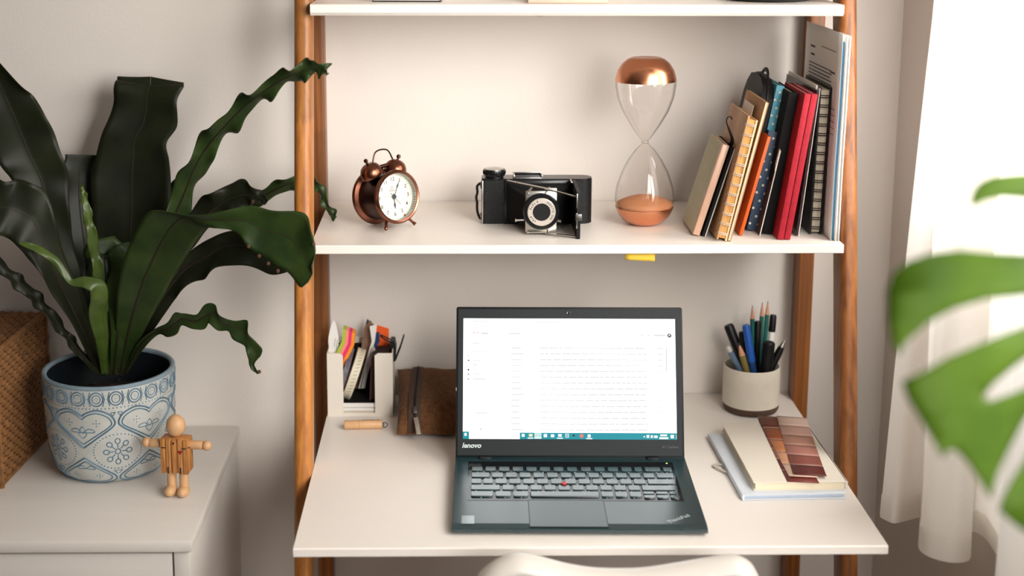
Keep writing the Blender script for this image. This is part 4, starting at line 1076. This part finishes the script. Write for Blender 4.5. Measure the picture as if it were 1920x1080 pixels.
marker('highlighter', 'broad black capped pen low at the front of the cup', (1442, 641, -.098), (.014, -.026), .0098, PENB, PENB, .5)
pen('fineliner', 'black pen with a thin metal tip leaning right', 'pen', (1474, 633, -.088), (.002, -.012), [('barrel', [(0, 0), (.0058, 0), (.0060, .78), (.0046, .86)], PENB), ('metal_tip', [(.0042, .86), (.0034, .90), (.0012, .95), (.0006, 1)], SILVER)], None)
pen('mechanical_pencil', 'clear blue pen with a pale button leaning left', 'pen', (1363, 648, -.092), (.010, -.012), [('barrel', [(0, 0), (.0048, 0), (.0048, .86), (.0040, .90)], M_('clear_blue', (92, 112, 136), .2)), ('button', [(.0036, .90), (.0040, .93), (.0036, .99), (0, 1)], M_('pale_button', (196, 196, 186), .4))], None)
pen('olive_pencil', 'olive yellow pencil leaning at the left front of the cup', 'pencil', (1385, 642, -.098), (.004, -.018), [('barrel', [(0, 0), (.0052, 0), (.0052, .80)], M_('olive', (126, 112, 58), .4)), ('sharpened_end', [(.0050, .80), (.0016, .95)], PWOOD), ('lead', [(.0016, .95), (.0004, 1)], LEAD)], None)

# ================================================================== NOTEBOOKS AND PAINT SWATCHES AT THE RIGHT
CANV = M_('pale_blue_canvas', (214, 220, 228), .75, var=.04, bump=.15, bs=400)
fo = thing('fabric_folder', 'pale blue-white soft folder under the white notebook', 'folder', (.290, -.312, DT + .0003), (0, 0, R(2.0)))
part('back_flap', G().box(-.0745, .0700, -.1160, .1120, 0, .0016, .0007, 2), CANV, fo)
part('front_flap', G().box(-.0745, .0700, -.1160, .1120, .0066, .0082, .0007, 2), CANV, fo)
part('fold', G().box(-.0752, -.0715, -.1160, .1120, 0, .0082, .0018, 3), CANV, fo)
part('papers', G().box(-.071, .067, -.110, .110, .0018, .0064), M_('blue_white_paper', (204, 218, 234), .7), fo)
part('elastic_loop', G().tube([tuple(q) for q in catmull([(-.070, -.036, .004), (-.080, -.018, .003), (-.0885, -.002, .0025), (-.086, .006, .0025), (-.078, .004, .003), (-.071, .0, .004)], 24)], .0022, 6, flat=.4, up=(0, 0, 1)), M_('dark_grey_elastic', (190, 182, 172), .8), fo)
nbk = thing('white_notebook', 'off-white softcover notebook lying under the paint swatches', 'notebook', (.2995, -.303, DT + .0087), (0, 0, R(.8)))
IVORY = M_('ivory_cover', (234, 226, 212), .5, var=.02)
part('cover', G().box(-.0640, .0660, -.1140, .1130, 0, .0014, .0006, 2), IVORY, nbk)
part('cover', G().box(-.0640, .0660, -.1140, .1130, .0112, .0126, .0006, 2), IVORY, nbk)
part('pages', G().box(-.0610, .0640, -.1115, .1110, .0015, .0111), M_('ivory_pages', (240, 226, 198), .7, var=.06, vs=600, stretch=(.02, .02, 1)), nbk)
part('spine', G().box(.0628, .0668, -.1140, .1130, 0, .0126, .0014, 3), IVORY, nbk)
SWG = 'paint swatch strips on the white notebook'
def swatch(label, corners, z, bands, lift):
    """corners: back-left, back-right, front-right, front-left on the cover"""
    c = [Vector((x, y, 0)) for x, y in corners]
    ctr = sum(c, Vector()) / 4
    root = thing('paint_swatch', label, 'swatch', (ctr.x, ctr.y, z), (0, 0, 0), SWG)
    n = len(bands)
    for k, col in enumerate(bands):
        a, b_ = k / n, (k + 1) / n
        gap = .006 if k < n - 1 else 0
        def P(u, t):
            p = c[0].lerp(c[3], t).lerp(c[1].lerp(c[2], t), u) - ctr
            p.z = lift * (max(0, t - .55) ** 2 * 3 + .15 * max(0, .3 - t))
            return p
        g = G().grid(lambda u, v: P(u, a + (b_ - gap - a) * v), 2, 4)
        part('colour_band', g, M_('swatch_ink', col, .5), root, solid=.0004)
        if gap:
            part('white_gap', G().grid(lambda u, v: P(u, b_ - gap + gap * v), 2, 1), M_('swatch_paper', (226, 196, 180), .6), root, solid=.0004)
    return root
swatch('dark red paint strip lowest in the fan of swatches', [(.2925, -.175), (.333, -.180), (.3265, -.4225), (.2835, -.4165)], DT + .0217, [(92, 44, 36), (120, 62, 54), (150, 86, 74), (176, 112, 98), (118, 56, 50), (126, 58, 50)], .0)
swatch('orange and brown paint strip in the middle of the fan', [(.2945, -.166), (.3340, -.172), (.3280, -.4085), (.2890, -.4030)], DT + .0224, [(104, 46, 30), (156, 80, 40), (206, 132, 84), (230, 170, 134), (238, 200, 180)], .003)
swatch('dusty pink paint strip on top of the fan of swatches', [(.3235, -.168), (.3670, -.179), (.3400, -.408), (.2955, -.400)], DT + .0234, [(212, 182, 166), (204, 162, 146), (192, 142, 122), (184, 126, 112), (144, 82, 70), (100, 42, 36)], .004)

# ================================================================== LAPTOP
CASE = M_('black_soft_touch', (20, 24, 26), .42, var=.06, vs=30, spec=.3)
DECK = M_('palm_rest', (30, 54, 58), .26, var=.22, vs=16, stretch=(1, 2, 1), ior=1.75)
KEYM = M_('key_black', (44, 62, 64), .2, ior=2.1)
GLOSS = M_('glossy_strip', (16, 18, 20), .12)
lp = thing('laptop', 'open black laptop showing a bright white mail page, on the desktop', 'laptop', (-.0121, -.5373, DT), (0, 0, -.0202))
bp_ = [(0, .0045), (0, .0085), (.0015, .0098), (.012, .0118), (.2275, .0158), (.2275, .0045), (.215, .0018), (.020, .0018)]
MX = Matrix(((0, 0, 1, 0), (1, 0, 0, 0), (0, 1, 0, 0), (0, 0, 0, 1)))
base = part('base', G().prism(bp_, -.1655, .1655, MX), DECK, lp, ang=4)
def dz(y): return .0118 + (.0158 - .0118) * (y - .012) / .2155
SL = math.atan2(.004, .2155)
def deckM(x, y, off=0.): return Matrix.Translation((x, y, dz(y) + off)) @ Matrix.Rotation(SL, 4, 'X')
for x in (-.13, .13):
    for y in (.03, .20): part('rubber_foot', G().cyl((x, y, 0), (x, y, .0025), .006), BLACKP, base)
kb = part('keyboard', G().box(-.1465, .1455, -.0465 - .012, .0700, -.0002, .0003, M=deckM(0, .1385)), GLOSS, lp, 'dark tray around the keys')
part('function_strip', G().box(-.1445, .130, -.0065, .0065, 0, .0005, M=deckM(0, .1985)), GLOSS, kb)
part('led', G().box(-.0012, .0012, -.001, .001, 0, .0007, M=deckM(.1370, .2040)), emit('green_led', (210, 240, 120), 2.), kb)
ROWS = [
 (.1794, [(-141.4, -125.8), (-122.4, -107.2), (-103.4, -87.8), (-84.0, -68.5), (-64.7, -49.4), (-45.6, -30.4), (-26.1, -11.4), (-7.1, 7.6), (12.5, 27.0), (31.5, 46.5), (50.5, 65.6), (69.6, 84.6), (88.0, 99.4), (102.8, 125.3), (128.7, 141.5)], .0145),
 (.1590, [(-141.6, -116.3), (-113.2, -97.1), (-93.9, -77.6), (-74.5, -58.6), (-55.2, -39.8), (-36.0, -20.6), (-16.7, -1.3), (2.5, 17.9), (21.8, 37.2), (40.9, 56.6), (60.2, 75.8), (79.3, 95.0), (98.6, 114.2), (117.4, 141.5)], .0155),
 (.1383, [(-141.7, -127.7), (-125.0, -111.4), (-108.4, -92.3), (-89.2, -73.2), (-69.9, -54.2), (-50.8, -34.9), (-31.5, -15.6), (-12.4, 3.4), (6.8, 22.7), (26.1, 42.2), (45.4, 61.3), (64.4, 80.5), (83.2, 99.6), (102.5, 141.5)], .0155),
 (.1180, [(-142.0, -102.1), (-98.7, -83.0), (-79.6, -63.5), (-60.2, -44.4), (-41.4, -25.5), (-22.1, -6.2), (-2.8, 13.1), (16.1, 32.4), (35.4, 51.4), (54.6, 70.7), (73.9, 90.0), (92.5, 141.2)], .0155),
 (.0976, [(-141.8, -111.6), (-108.3, -87.3), (-84.5, -63.8), (-60.8, 32.0), (35.0, 51.6), (54.1, 70.7), (73.5, 89.8)], .0155)]
def keymesh(w_, d_, cache={}):
    k = (round(w_, 4), round(d_, 4))
    if k not in cache:
        w2, d2, t = k[0] / 2, k[1] / 2, .0012
        # flat top that slopes a little at the rim, with a curved front lip
        v = [(-w2, -d2 + .001, 0), (w2, -d2 + .001, 0), (w2, d2, 0), (-w2, d2, 0)]
        cr = .0018
        top = []
        for cx, cy, a0 in ((w2 - cr - .0006, -d2 + cr + .0004, 270), (w2 - .001 - .0006, d2 - .0016, 0), (-w2 + .001 + .0006, d2 - .0016, 90), (-w2 + cr + .0006, -d2 + cr + .0004, 180)):
            r_ = cr if cy < 0 else .001
            for q in (0, 45, 90): top.append((cx + r_ * math.cos(R(a0 + q)), cy + r_ * math.sin(R(a0 + q))))
        bot = [(x * 1.03, y * 1.03) for x, y in top]; n = len(top)
        g = G().add([(x, y, .0001) for x, y in bot] + [(x, y, .0019) for x, y in top], [(i, (i + 1) % n, n + (i + 1) % n, n + i) for i in range(n)] + [tuple(range(n, 2 * n))])
        cache[k] = g.mesh('key', KEYM, 30)
    return cache[k]
def key(x0, x1, y, d_):
    o = part('key', keymesh(x1 - x0, d_), None, kb)
    o.matrix_local = deckM((x0 + x1) / 2, y, .0004)
    return o
for y, ks, d_ in ROWS:
    for p, q in ks: key(p / 1000, q / 1000, y, d_)
for p, q in ((92.3, 107.6), (109.8, 125.9), (128.0, 141.0)):
    key(p / 1000, q / 1000, .1020, .0078); key(p / 1000, q / 1000, .0905, .0085)
BACKL = emit('key_backlight', (190, 235, 245), .9)
g = G(); rnd = random.Random(3)
for y, ks, d_ in ROWS:
    for p, q in ks:
        for _ in range(1 if q - p < 30 else 2):
            if rnd.random() < .62:
                x = rnd.uniform(p + 2, q - 2) / 1000
                g.box(-.0008, .0008, -.0004, .0004, 0, .0003, M=deckM(x, y - d_ / 2 - .0012, .0003))
part('backlight_glow', g, BACKL, kb, kind='stuff')
part('pointing_stick', G().lathe([(.0030, 0), (.0030, .0022), (.0038, .0026), (.0040, .0036), (.0030, .0042), (0, .0043)], 20, deckM(-.0138, .1282, .0004)), M_('red_rubber', (190, 60, 58), .6), lp, 'red rubber cap')
tp = part('touchpad', G().box(-.0503, .0503, -.0405, .0405, -.0003, .0003, .0002, 1, deckM(-.0137, .0435)), M_('touchpad', (22, 44, 48), .3, var=.25, vs=22, ior=1.75), lp)
g = G()
for x0, x1, y0, y1 in ((-.0512, -.0504, -.0405, .0405), (.0504, .0512, -.0405, .0405), (-.0512, .0512, -.0415, -.0405)): g.box(x0, x1, y0, y1, -.0002, .0001, M=deckM(-.0137, .0435))
part('touchpad_gap', g, BLACKP, tp)
part('fingerprint_reader', G().box(-.0085, .0085, -.0118, .0118, 0, .0006, .0003, 1, deckM(-.1448, .0215)), M_('silver_sticker', (150, 160, 160), .25, metal=.6), lp, 'small silver square at the front left corner')
SILT = M_('silver_print', (196, 204, 206), .3, metal=.4)
lettering('palm_rest_lettering', 'ThinkPad', .0098, SILT, lp, deckM(.1310, .0270, .0003) @ Matrix.Rotation(R(36), 4, 'Z'), bold=.0001)
for x in (-.1225, .1190): part('hinge', G().box(x - .009, x + .009, .2165, .2275, .012, .0185, .002, 2), CASE, lp)
# lid
LT = R(19); LH = .217
LM = Matrix.Translation((0, .2245, .0150)) @ Matrix.Rotation(-LT, 4, 'X')
lid = part('lid', G().box(-.1655, .1655, -.001, .0055, 0, LH, .0025, 2, LM), CASE, lp)
part('bezel', G().box(-.1630, .1630, -.0016, -.0006, .003, LH - .003, .0004, 1, LM), M_('bezel_black', (20, 26, 30), .5, spec=.3), lid)
part('rubber_bumper', G().box(-.1655, -.1646, -.0018, .0, .095, .100, M=LM), SILVER, lid)
SW0, SW1, SH0, SH1 = -.1550, .1545, .0265, .2000
screen = part('screen', G().box(SW0, SW1, -.0019, -.0014, SH0, SH1, M=LM), emit('screen_white', (251, 254, 253), 2.6), lp, 'bright white screen showing a mail page')
SWD, SHT = SW1 - SW0, SH1 - SH0
def scr(name, rects, mat, z=.00005, kind=None):
    """rects in fractions of the screen: u0,u1 from left, v0,v1 from top"""
    g = G()
    for u0, u1, v0, v1 in rects: g.box(SW0 + u0 * SWD, SW0 + u1 * SWD, -.0019 - z * 2.5, -.0018, SH1 - v1 * SHT, SH1 - v0 * SHT, M=LM)
    return part(name, g, mat, screen, kind=kind)
def su(x): return (x - 105) / (1550 - 105)
def sv(y): return (y - 124) / (958 - 124)
TEAL = emit('taskbar_teal', (0, 158, 172), .95)
E_W = emit('icon_white', (250, 252, 250), 1.25); E_F = emit('faint_text', (240, 239, 236), .80); E_G = emit('grey_text', (90, 84, 80), .6)
E_G2 = emit('light_grey_text', (205, 203, 200), 1.0)
scr('taskbar', [(0, su(146), sv(907), 1), (su(490), 1, sv(913), 1)], TEAL)
scr('search_box', [(su(146), su(490), sv(907), 1)], E_W)
scr('task_icons', [(su(115), su(131), sv(917), sv(937)), (su(503), su(522), sv(922), sv(942)), (su(651), su(674), sv(922), sv(944)), (su(699), su(722), sv(924), sv(944)), (su(749), su(773), sv(922), sv(940)), (su(948), su(968), sv(924), sv(944)), (su(543), su(581), sv(947), sv(954)), (su(588), su(636), sv(947), sv(954)), (su(741), su(781), sv(947), sv(954)), (su(938), su(979), sv(949), sv(956)), (su(797), su(800), sv(920), sv(946)), (su(818), su(821), sv(920), sv(946)), (su(797), su(821), sv(920), sv(923)), (su(797), su(821), sv(943), sv(946)), (su(805), su(807), sv(926), sv(940)), (su(812), su(814), sv(926), sv(940)), (su(1325), su(1335), sv(934), sv(942)), (su(1346), su(1364), sv(926), sv(946)), (su(1374), su(1388), sv(928), sv(946)), (su(1396), su(1420), sv(930), sv(946)), (su(1438), su(1484), sv(922), sv(934)), (su(1432), su(1492), sv(941), sv(954)), (su(1508), su(1530), sv(925), sv(948)), (su(1546), su(1548), sv(922), sv(954))], E_W, .0001, 'stuff')
scr('folder_icon', [(su(551), su(576), sv(922), sv(940))], emit('icon_cream', (246, 232, 190), 1.1), .0001)
scr('browser_icon', [(su(588), su(636), sv(914), sv(947))], emit('icon_pale', (196, 226, 222), 1.1), .0001)
scr('dark_icon', [(su(846), su(862), sv(926), sv(938))], emit('icon_dark', (70, 50, 60), .8), .0001)
def disc(name, u, v, r, mat):
    g = G().lathe([(r, 0), (r, .00015), (0, .00015)], 20, LM @ Matrix.Translation((SW0 + u * SWD, -.0019, SH1 - v * SHT)) @ Matrix.Rotation(R(90), 4, 'X'))
    return part(name, g, mat, screen)
disc('red_icon', su(907), sv(934), .0030, emit('icon_red', (235, 130, 120), 1.))
disc('browser_dot', su(612), sv(934), .0024, emit('icon_dot', (240, 200, 190), 1.1))
av = disc('account_picture', su(1510), sv(239), .0031, emit('icon_brown', (58, 34, 30), .6))
scr('account_letter', [(su(1505), su(1508), sv(231), sv(247)), (su(1508), su(1514), sv(231), sv(234)), (su(1512), su(1515), sv(231), sv(240)), (su(1508), su(1514), sv(238), sv(241))], E_W, .00025)
g = G().lathe([(.0017, 0), (.0022, 0), (.0022, .0001), (.0017, .0001)], 16, LM @ Matrix.Translation((SW0 + su(1493) * SWD, -.0019, SH1 - sv(187) * SHT)) @ Matrix.Rotation(R(90), 4, 'X'), True)
part('ring_icon', g, E_G, screen)
def sline(name, pts, r, mat):
    P = [LM @ Vector((SW0 + su(x) * SWD, -.00195, SH1 - sv(y) * SHT)) for x, y in pts]
    return part(name, G().tube([p + LM.to_3x3() @ Vector((0, -.0003, 0)) for p in P], r * 1.6, 4), mat, screen)
sline('mail_logo', [(174, 239), (174, 217)], .00028, E_G); sline('mail_logo', [(207, 239), (207, 217)], .00028, E_G)
sline('mail_logo', [(174, 218), (190, 230), (207, 218)], .00035, emit('logo_red', (240, 110, 96), .9))
scr('side_icons', [(su(140), su(143), sv(289), sv(305)), (su(138), su(144), sv(382), sv(388)), (su(135), su(147), sv(412), sv(421)), (su(136), su(144), sv(445), sv(450)), (su(135), su(146), sv(475), sv(488)), (su(134), su(147), sv(509), sv(516)), (su(134), su(146), sv(541), sv(548)), (su(231), su(234), sv(174), sv(182)), (su(600), su(608), sv(145), sv(149)), (su(1078), su(1081), sv(148), sv(156)), (su(223), su(230), sv(886), sv(895)), (su(150), su(155), sv(597), sv(600))], emit('side_icon_grey', (70, 68, 66), .5), .0001)
scr('page_tools', [(su(1515), su(1527), sv(295), sv(301)), (su(1515), su(1525), sv(406), sv(413))], emit('tool_blue', (150, 205, 215), 1.0), .0001)
scr('page_tool', [(su(1516), su(1527), sv(350), sv(356))], emit('tool_amber', (250, 206, 160), 1.1), .0001)
rects = [(su(250), su(450), sv(176), sv(181)), (su(225), su(275), sv(224), sv(234)), (su(415), su(495), sv(226), sv(234)), (su(170), su(230), sv(295), sv(302)), (su(170), su(285), sv(142), sv(147)), (su(390), su(575), sv(143), sv(148)), (su(620), su(800), sv(144), sv(149)), (su(1315), su(1330), sv(232), sv(242)), (su(1360), su(1376), sv(233), sv(242)), (su(1405), su(1485), sv(234), sv(243)), (su(1484), su(1492), sv(320), sv(488)), (su(195), su(320), sv(925), sv(932)), (su(188), su(270), sv(778), sv(784)), (su(190), su(262), sv(794), sv(800))]
for y, x1 in ((354, 340), (384, 215), (417, 228), (449, 200), (480, 208), (513, 230), (545, 258), (588, 232)): rects.append((su(170), su(x1), sv(y - 3), sv(y + 3)))
for k in range(15):
    y = 330 + k * 40.3
    rects.append((su(432), su(432 + rnd.randint(50, 84)), sv(y - 4), sv(y + 3)))
    x = 628
    while x < 1352:
        l = rnd.randint(24, 70); rects.append((su(x), su(min(1355, x + l)), sv(y - 4), sv(y + 3))); x += l + rnd.randint(5, 10)
    rects.append((su(1428), su(1466), sv(y - 3), sv(y + 3)))
    rects.append((su(385), su(420), sv(y + 19), sv(y + 19.8))); rects.append((su(420), su(1475), sv(y + 19), sv(y + 19.8)))
scr('mail_text', rects, E_F, .00004, 'stuff')
lettering('lid_lettering', 'lenovo', .0098, SILT, lid, LM @ Matrix.Translation((-.1425, -.0018, .0170)) @ Matrix.Rotation(R(90), 4, 'X'), shear=.22, bold=.00032, sx=1.02)
lettering('model_lettering', 'X1 Carbon', .0052, M_('dim_print', (88, 90, 92), .5), lid, LM @ Matrix.Translation((.1448, -.0018, .0160)) @ Matrix.Rotation(R(90), 4, 'X'))
part('webcam', G().lathe([(.0030, 0), (.0030, .0005), (.0022, .0006), (.0013, .0003), (0, .0003)], 24, LM @ Matrix.Translation((-.0015, -.0015, .2085)) @ Matrix.Rotation(R(90), 4, 'X')), GLOSS, lid)

# ================================================================== CURTAIN
cur = bpy.data.materials.new('sheer_cotton'); cur.use_nodes = True
nt = cur.node_tree; N = nt.nodes; L = nt.links
bs_ = N['Principled BSDF']; bs_.inputs['Roughness'].default_value = .9
tc = N.new('ShaderNodeTexCoord'); mp = N.new('ShaderNodeMapping'); mp.inputs['Scale'].default_value = (6, 900, 900)
L.new(tc.outputs['Object'], mp.inputs[0])
nz = N.new('ShaderNodeTexNoise'); nz.inputs['Scale'].default_value = 1.; nz.inputs['Detail'].default_value = 1
L.new(mp.outputs[0], nz.inputs['Vector'])
rp = N.new('ShaderNodeValToRGB'); rp.color_ramp.elements[0].color = (*lin((242, 237, 230)), 1); rp.color_ramp.elements[1].color = (*lin((252, 250, 246)), 1)
L.new(nz.outputs['Fac'], rp.inputs[0]); L.new(rp.outputs[0], bs_.inputs['Base Color'])
tl_ = N.new('ShaderNodeBsdfTranslucent'); L.new(rp.outputs[0], tl_.inputs[0])
mx = N.new('ShaderNodeMixShader'); mx.inputs[0].default_value = .58
L.new(bs_.outputs[0], mx.inputs[1]); L.new(tl_.outputs[0], mx.inputs[2])
L.new(mx.outputs[0], N['Material Output'].inputs['Surface'])
ct = thing('sheer_curtain', 'sheer white cotton curtain hanging beside the window on the right', 'curtain', (.46, -.5, .72))
HEM = [(.407, -.441), (.4194, -.4597), (.440, -.452), (.4640, -.4425), (.4560, -.478), (.4330, -.525), (.4299, -.545), (.4380, -.563), (.4594, -.5763), (.4840, -.5692), (.5000, -.530), (.5170, -.488), (.5270, -.510), (.5220, -.575), (.5150, -.620), (.490, -.655), (.470, -.69), (.485, -.725), (.515, -.74), (.510, -.765), (.480, -.78)]
HQ = catmull(HEM, 150)
def cpt(u, v):
    """u along the hem, v up"""
    i = u * 150; k = min(int(i), 149); f_ = i - k
    hx = HQ[k][0] * (1 - f_) + HQ[k + 1][0] * f_; hy = HQ[k][1] * (1 - f_) + HQ[k + 1][1] * f_
    z = .72 + 1.53 * v
    tx = .462 + .020 * math.sin(u * 26); ty = -.372 - .40 * u
    s = min(1, v / .457)           # by z = 1.42 the folds have eased
    s = s * (.75 + .25 * s)
    e = .85 * s
    if u < .12: e = e + (s - e) * (1 - u / .12)
    x = hx + (tx - hx) * e; y = hy + (ty - hy) * e
    return (x - .46, y + .5, z - .72)
panel = part('panel', G().grid(cpt, 300, 36), cur, ct, ang=80)
part('hem', G().grid(lambda u, v: tuple(Vector(cpt(u, .002 + .020 * v)) + Vector((-.0011, -.0006, 0))), 300, 3), cur, panel, ang=80)
rod = thing('curtain_rod', 'white metal curtain rod above the window on the right', 'rod', (.46, -1.5, 2.27))
part('pole', G().cyl((0, -1.15, 0), (0, 1.25, 0), .012), TRIMW, rod)
for y in (-1.0, 1.15): part('bracket', G().box(-.004, .078, y - .01, y + .01, -.012, .006, .002), TRIMW, rod)
for y in (-1.16, 1.26): part('finial', G().sph((0, y, 0), .02, n=16, k=10), TRIMW, rod)
me = G().tube([(.0, 0, 0)], .001).mesh('x', TRIMW) if False else None
rm = G().tube([(.016 * math.cos(a), 0, .016 * math.sin(a)) for a in [i * PI / 10 for i in range(20)]], .0015, 5, True).mesh('ring', STEEL)
for k in range(9):
    o = part('ring', rm, None, ct); o.location = (0, -.372 - .40 * k / 8 + .5, 1.55)

# ================================================================== CHAIR
SHELLM = M_('white_moulded_plastic', (214, 208, 200), .3, var=.01)
ch = thing('dining_chair', 'white moulded plastic chair pushed up to the desk front', 'chair', (.022, -.66, 0))
RIM = [(880, 1150), (886, 1110), (896, 1080), (914, 1060), (938, 1046), (972, 1037), (1010, 1043), (1060, 1056), (1110, 1064), (1160, 1066), (1210, 1064), (1270, 1055), (1330, 1045), (1375, 1040), (1400, 1050), (1414, 1068), (1424, 1096), (1430, 1150)]
RW = [at(px, py, -.66) for px, py in RIM]
RQ = [Vector(q) - Vector((.022, -.66, 0)) for q in catmull([tuple(p) for p in RW], 80)]
# the back shell flares into a rolled lip along the rim
prof = [(-.030, -.016), (-.0285, -.0095), (-.023, -.0035), (-.014, -.0005), (-.004, 0), (.004, -.003), (.009, -.009), (.012, -.018), (.0135, -.030), (.0145, -.045)]
g = G(); nr = len(RQ); v = []
cen = Vector((0, 0, .62))
for i, p in enumerate(RQ):
    t = (RQ[min(i + 1, nr - 1)] - RQ[max(i - 1, 0)]).normalized()
    inw = Vector((t.z, 0, -t.x))
    if inw.dot(cen - p) < 0: inw = -inw
    for a, d in prof: v.append(p + Vector((0, a, 0)) + inw * (-d))
# continue the shell down to the seat
def shell(u, v_):
    """backrest from rim (v=0) to the seat crease (v=.55) and out to the seat front (v=1)"""
    i = u * (nr - 1); k = min(int(i), nr - 2); f_ = i - k
    p = RQ[k].lerp(RQ[k + 1], f_)
    a = 2 * u - 1
    if v_ < .5:
        s = v_ / .5
        x = p.x * (1 - s) + a * .205 * s; z = p.z * (1 - s) + (.475 + .03 * a * a) * s; y = .0145 + .075 * s * s + .03 * s - .03 * a * a * s
    else:
        s = (v_ - .5) / .5
        x = a * (.205 + .010 * math.sin(PI * s)); z = .475 + .03 * a * a * (1 - .6 * s) - .018 * math.sin(PI * s) - .012 * s * s; y = .1195 - .03 * a * a * (1 - s) + .30 * s
    return (x, y, z)
M2 = len(prof)
g.v = [tuple(q) for q in v]
g.f = [(i * M2 + j, (i + 1) * M2 + j, (i + 1) * M2 + j + 1, i * M2 + j + 1) for i in range(nr - 1) for j in range(M2 - 1)]
seatp = part('seat_shell', G().grid(lambda u, v_: shell(u, .06 + .94 * v_), 60, 40), SHELLM, ch, solid=.004, ang=70)
part('rolled_rim', g, SHELLM, ch, solid=.0035, ang=80)
LEGW = M_('beech_leg', (196, 150, 104), .5, var=.15, vs=20, stretch=(5, 5, .3))
for sx_, y0, y1 in ((-1, .13, .06), (1, .13, .06), (-1, .34, .42), (1, .34, .42)):
    part('leg', G().rod((sx_ * .13, y0, .452), (sx_ * .20, y1, 0), [(0, 0), (.015, 0), (.010, 1), (0, 1)], 14), LEGW, ch)

# ================================================================== MONSTERA
MLEAF = M_('monstera_green', (72, 98, 16), .6, col2=(52, 78, 10), vs=16, trans=.22, spec=.15)
MSTEM = M_('monstera_stem', (92, 120, 52), .45)
mo = thing('monstera_plant', 'large split-leaf monstera standing in a pot near the camera on the right', 'plant', (.345, -1.30, 0))
MO = Vector((.345, -1.30, 0))
OUT = [(2010, 330), (1960, 322), (1900, 325), (1862, 329), (1836, 341), (1822, 360), (1818, 384), (1826, 388), (1846, 378), (1880, 371), (1920, 374), (1965, 386), (2010, 410), (2000, 440), (1960, 470), (1920, 476), (1860, 473), (1800, 468), (1745, 475), (1700, 491), (1674, 513), (1663, 548), (1664, 600), (1671, 638), (1683, 668), (1700, 640), (1738, 606), (1790, 578), (1850, 561), (1920, 554), (2000, 560), (2010, 578), (1985, 590), (1920, 613), (1850, 640), (1780, 669), (1725, 700), (1691, 715), (1701, 746), (1725, 786), (1750, 826), (1768, 860), (1775, 846), (1790, 842), (1815, 868), (1840, 906), (1858, 936), (1862, 915), (1870, 888), (1890, 845), (1920, 788), (1950, 745), (1970, 735), (1968, 770), (1945, 815), (1920, 865), (1895, 905), (1880, 935), (1873, 957), (1892, 974), (1920, 996), (1960, 1018), (2040, 1035), (2120, 1000), (2190, 900), (2225, 780), (2215, 640), (2175, 500), (2100, 390)]
HOLE_ = [(1842, 743), (1860, 722), (1890, 696), (1920, 673), (1960, 652), (1980, 660), (1958, 698), (1920, 729), (1884, 743), (1855, 753)]
def my(px, py): return -1.27 + .00022 * (px - 1850) + .0000009 * (px - 1850) ** 2 - .00016 * (py - 650) * .5
def mono(name, out, hole, f3):
    bm = bmesh.new()
    loops = [[Vector((x, y, 0)) for x, y in out]] + ([[Vector((x, y, 0)) for x, y in hole]] if hole else [])
    allp = [p for l in loops for p in l]
    vs = [bm.verts.new(p) for p in allp]
    for t in geometry.tessellate_polygon(loops):
        try: bm.faces.new([vs[i] for i in t])
        except ValueError: pass
    for _ in range(2):
        bmesh.ops.subdivide_edges(bm, edges=[e for e in bm.edges if e.calc_length() > 22], cuts=1, use_grid_fill=False)
        bmesh.ops.triangulate(bm, faces=bm.faces[:])
    bm.verts.index_update()
    g = G(); g.v = [tuple(f3(v.co.x, v.co.y)) for v in bm.verts]; g.f = [tuple(v.index for v in f.verts) for f in bm.faces]
    bm.free()
    return part(name, g, MLEAF, mo, solid=.0008, ang=80)
lf = mono('leaf', OUT, HOLE_, lambda x, y: at(x, y, my(x, y)) - MO)
mr = [(2010, 360), (2020, 520), (2010, 700), (1985, 860), (1960, 960)]
MR = [at(x, y, my(x, y)) - MO + Vector((0, -.001, 0)) for x, y in mr]
part('midrib', G().tube([tuple(q) for q in catmull([tuple(p) for p in MR], 20)], [.0028 * (1 - .7 * i / 20) for i in range(21)], 6), MSTEM, lf)
part('petiole', G().tube([tuple(q) for q in catmull([tuple(MR[0]), (.075, .02, 1.34), (.055, .03, 1.15), (.02, .02, .80), (0, 0, .42)], 24)], .0042, 8), MSTEM, mo)
part('stem', G().tube([tuple(q) for q in catmull([(0, 0, .24), (-.006, .006, .34), (.004, 0, .46)], 10)], .011, 8), MSTEM, mo)
part('pot', G().lathe([(0, 0), (.10, 0), (.106, .006), (.128, .245), (.134, .250), (.134, .268), (.124, .268), (.118, .24), (0, .235)], 48), M_('grey_planter', (150, 146, 142), .7, var=.08), mo)
part('soil', G().lathe([(.118, .241), (.06, .250), (0, .254)], 32), SOIL, mo)
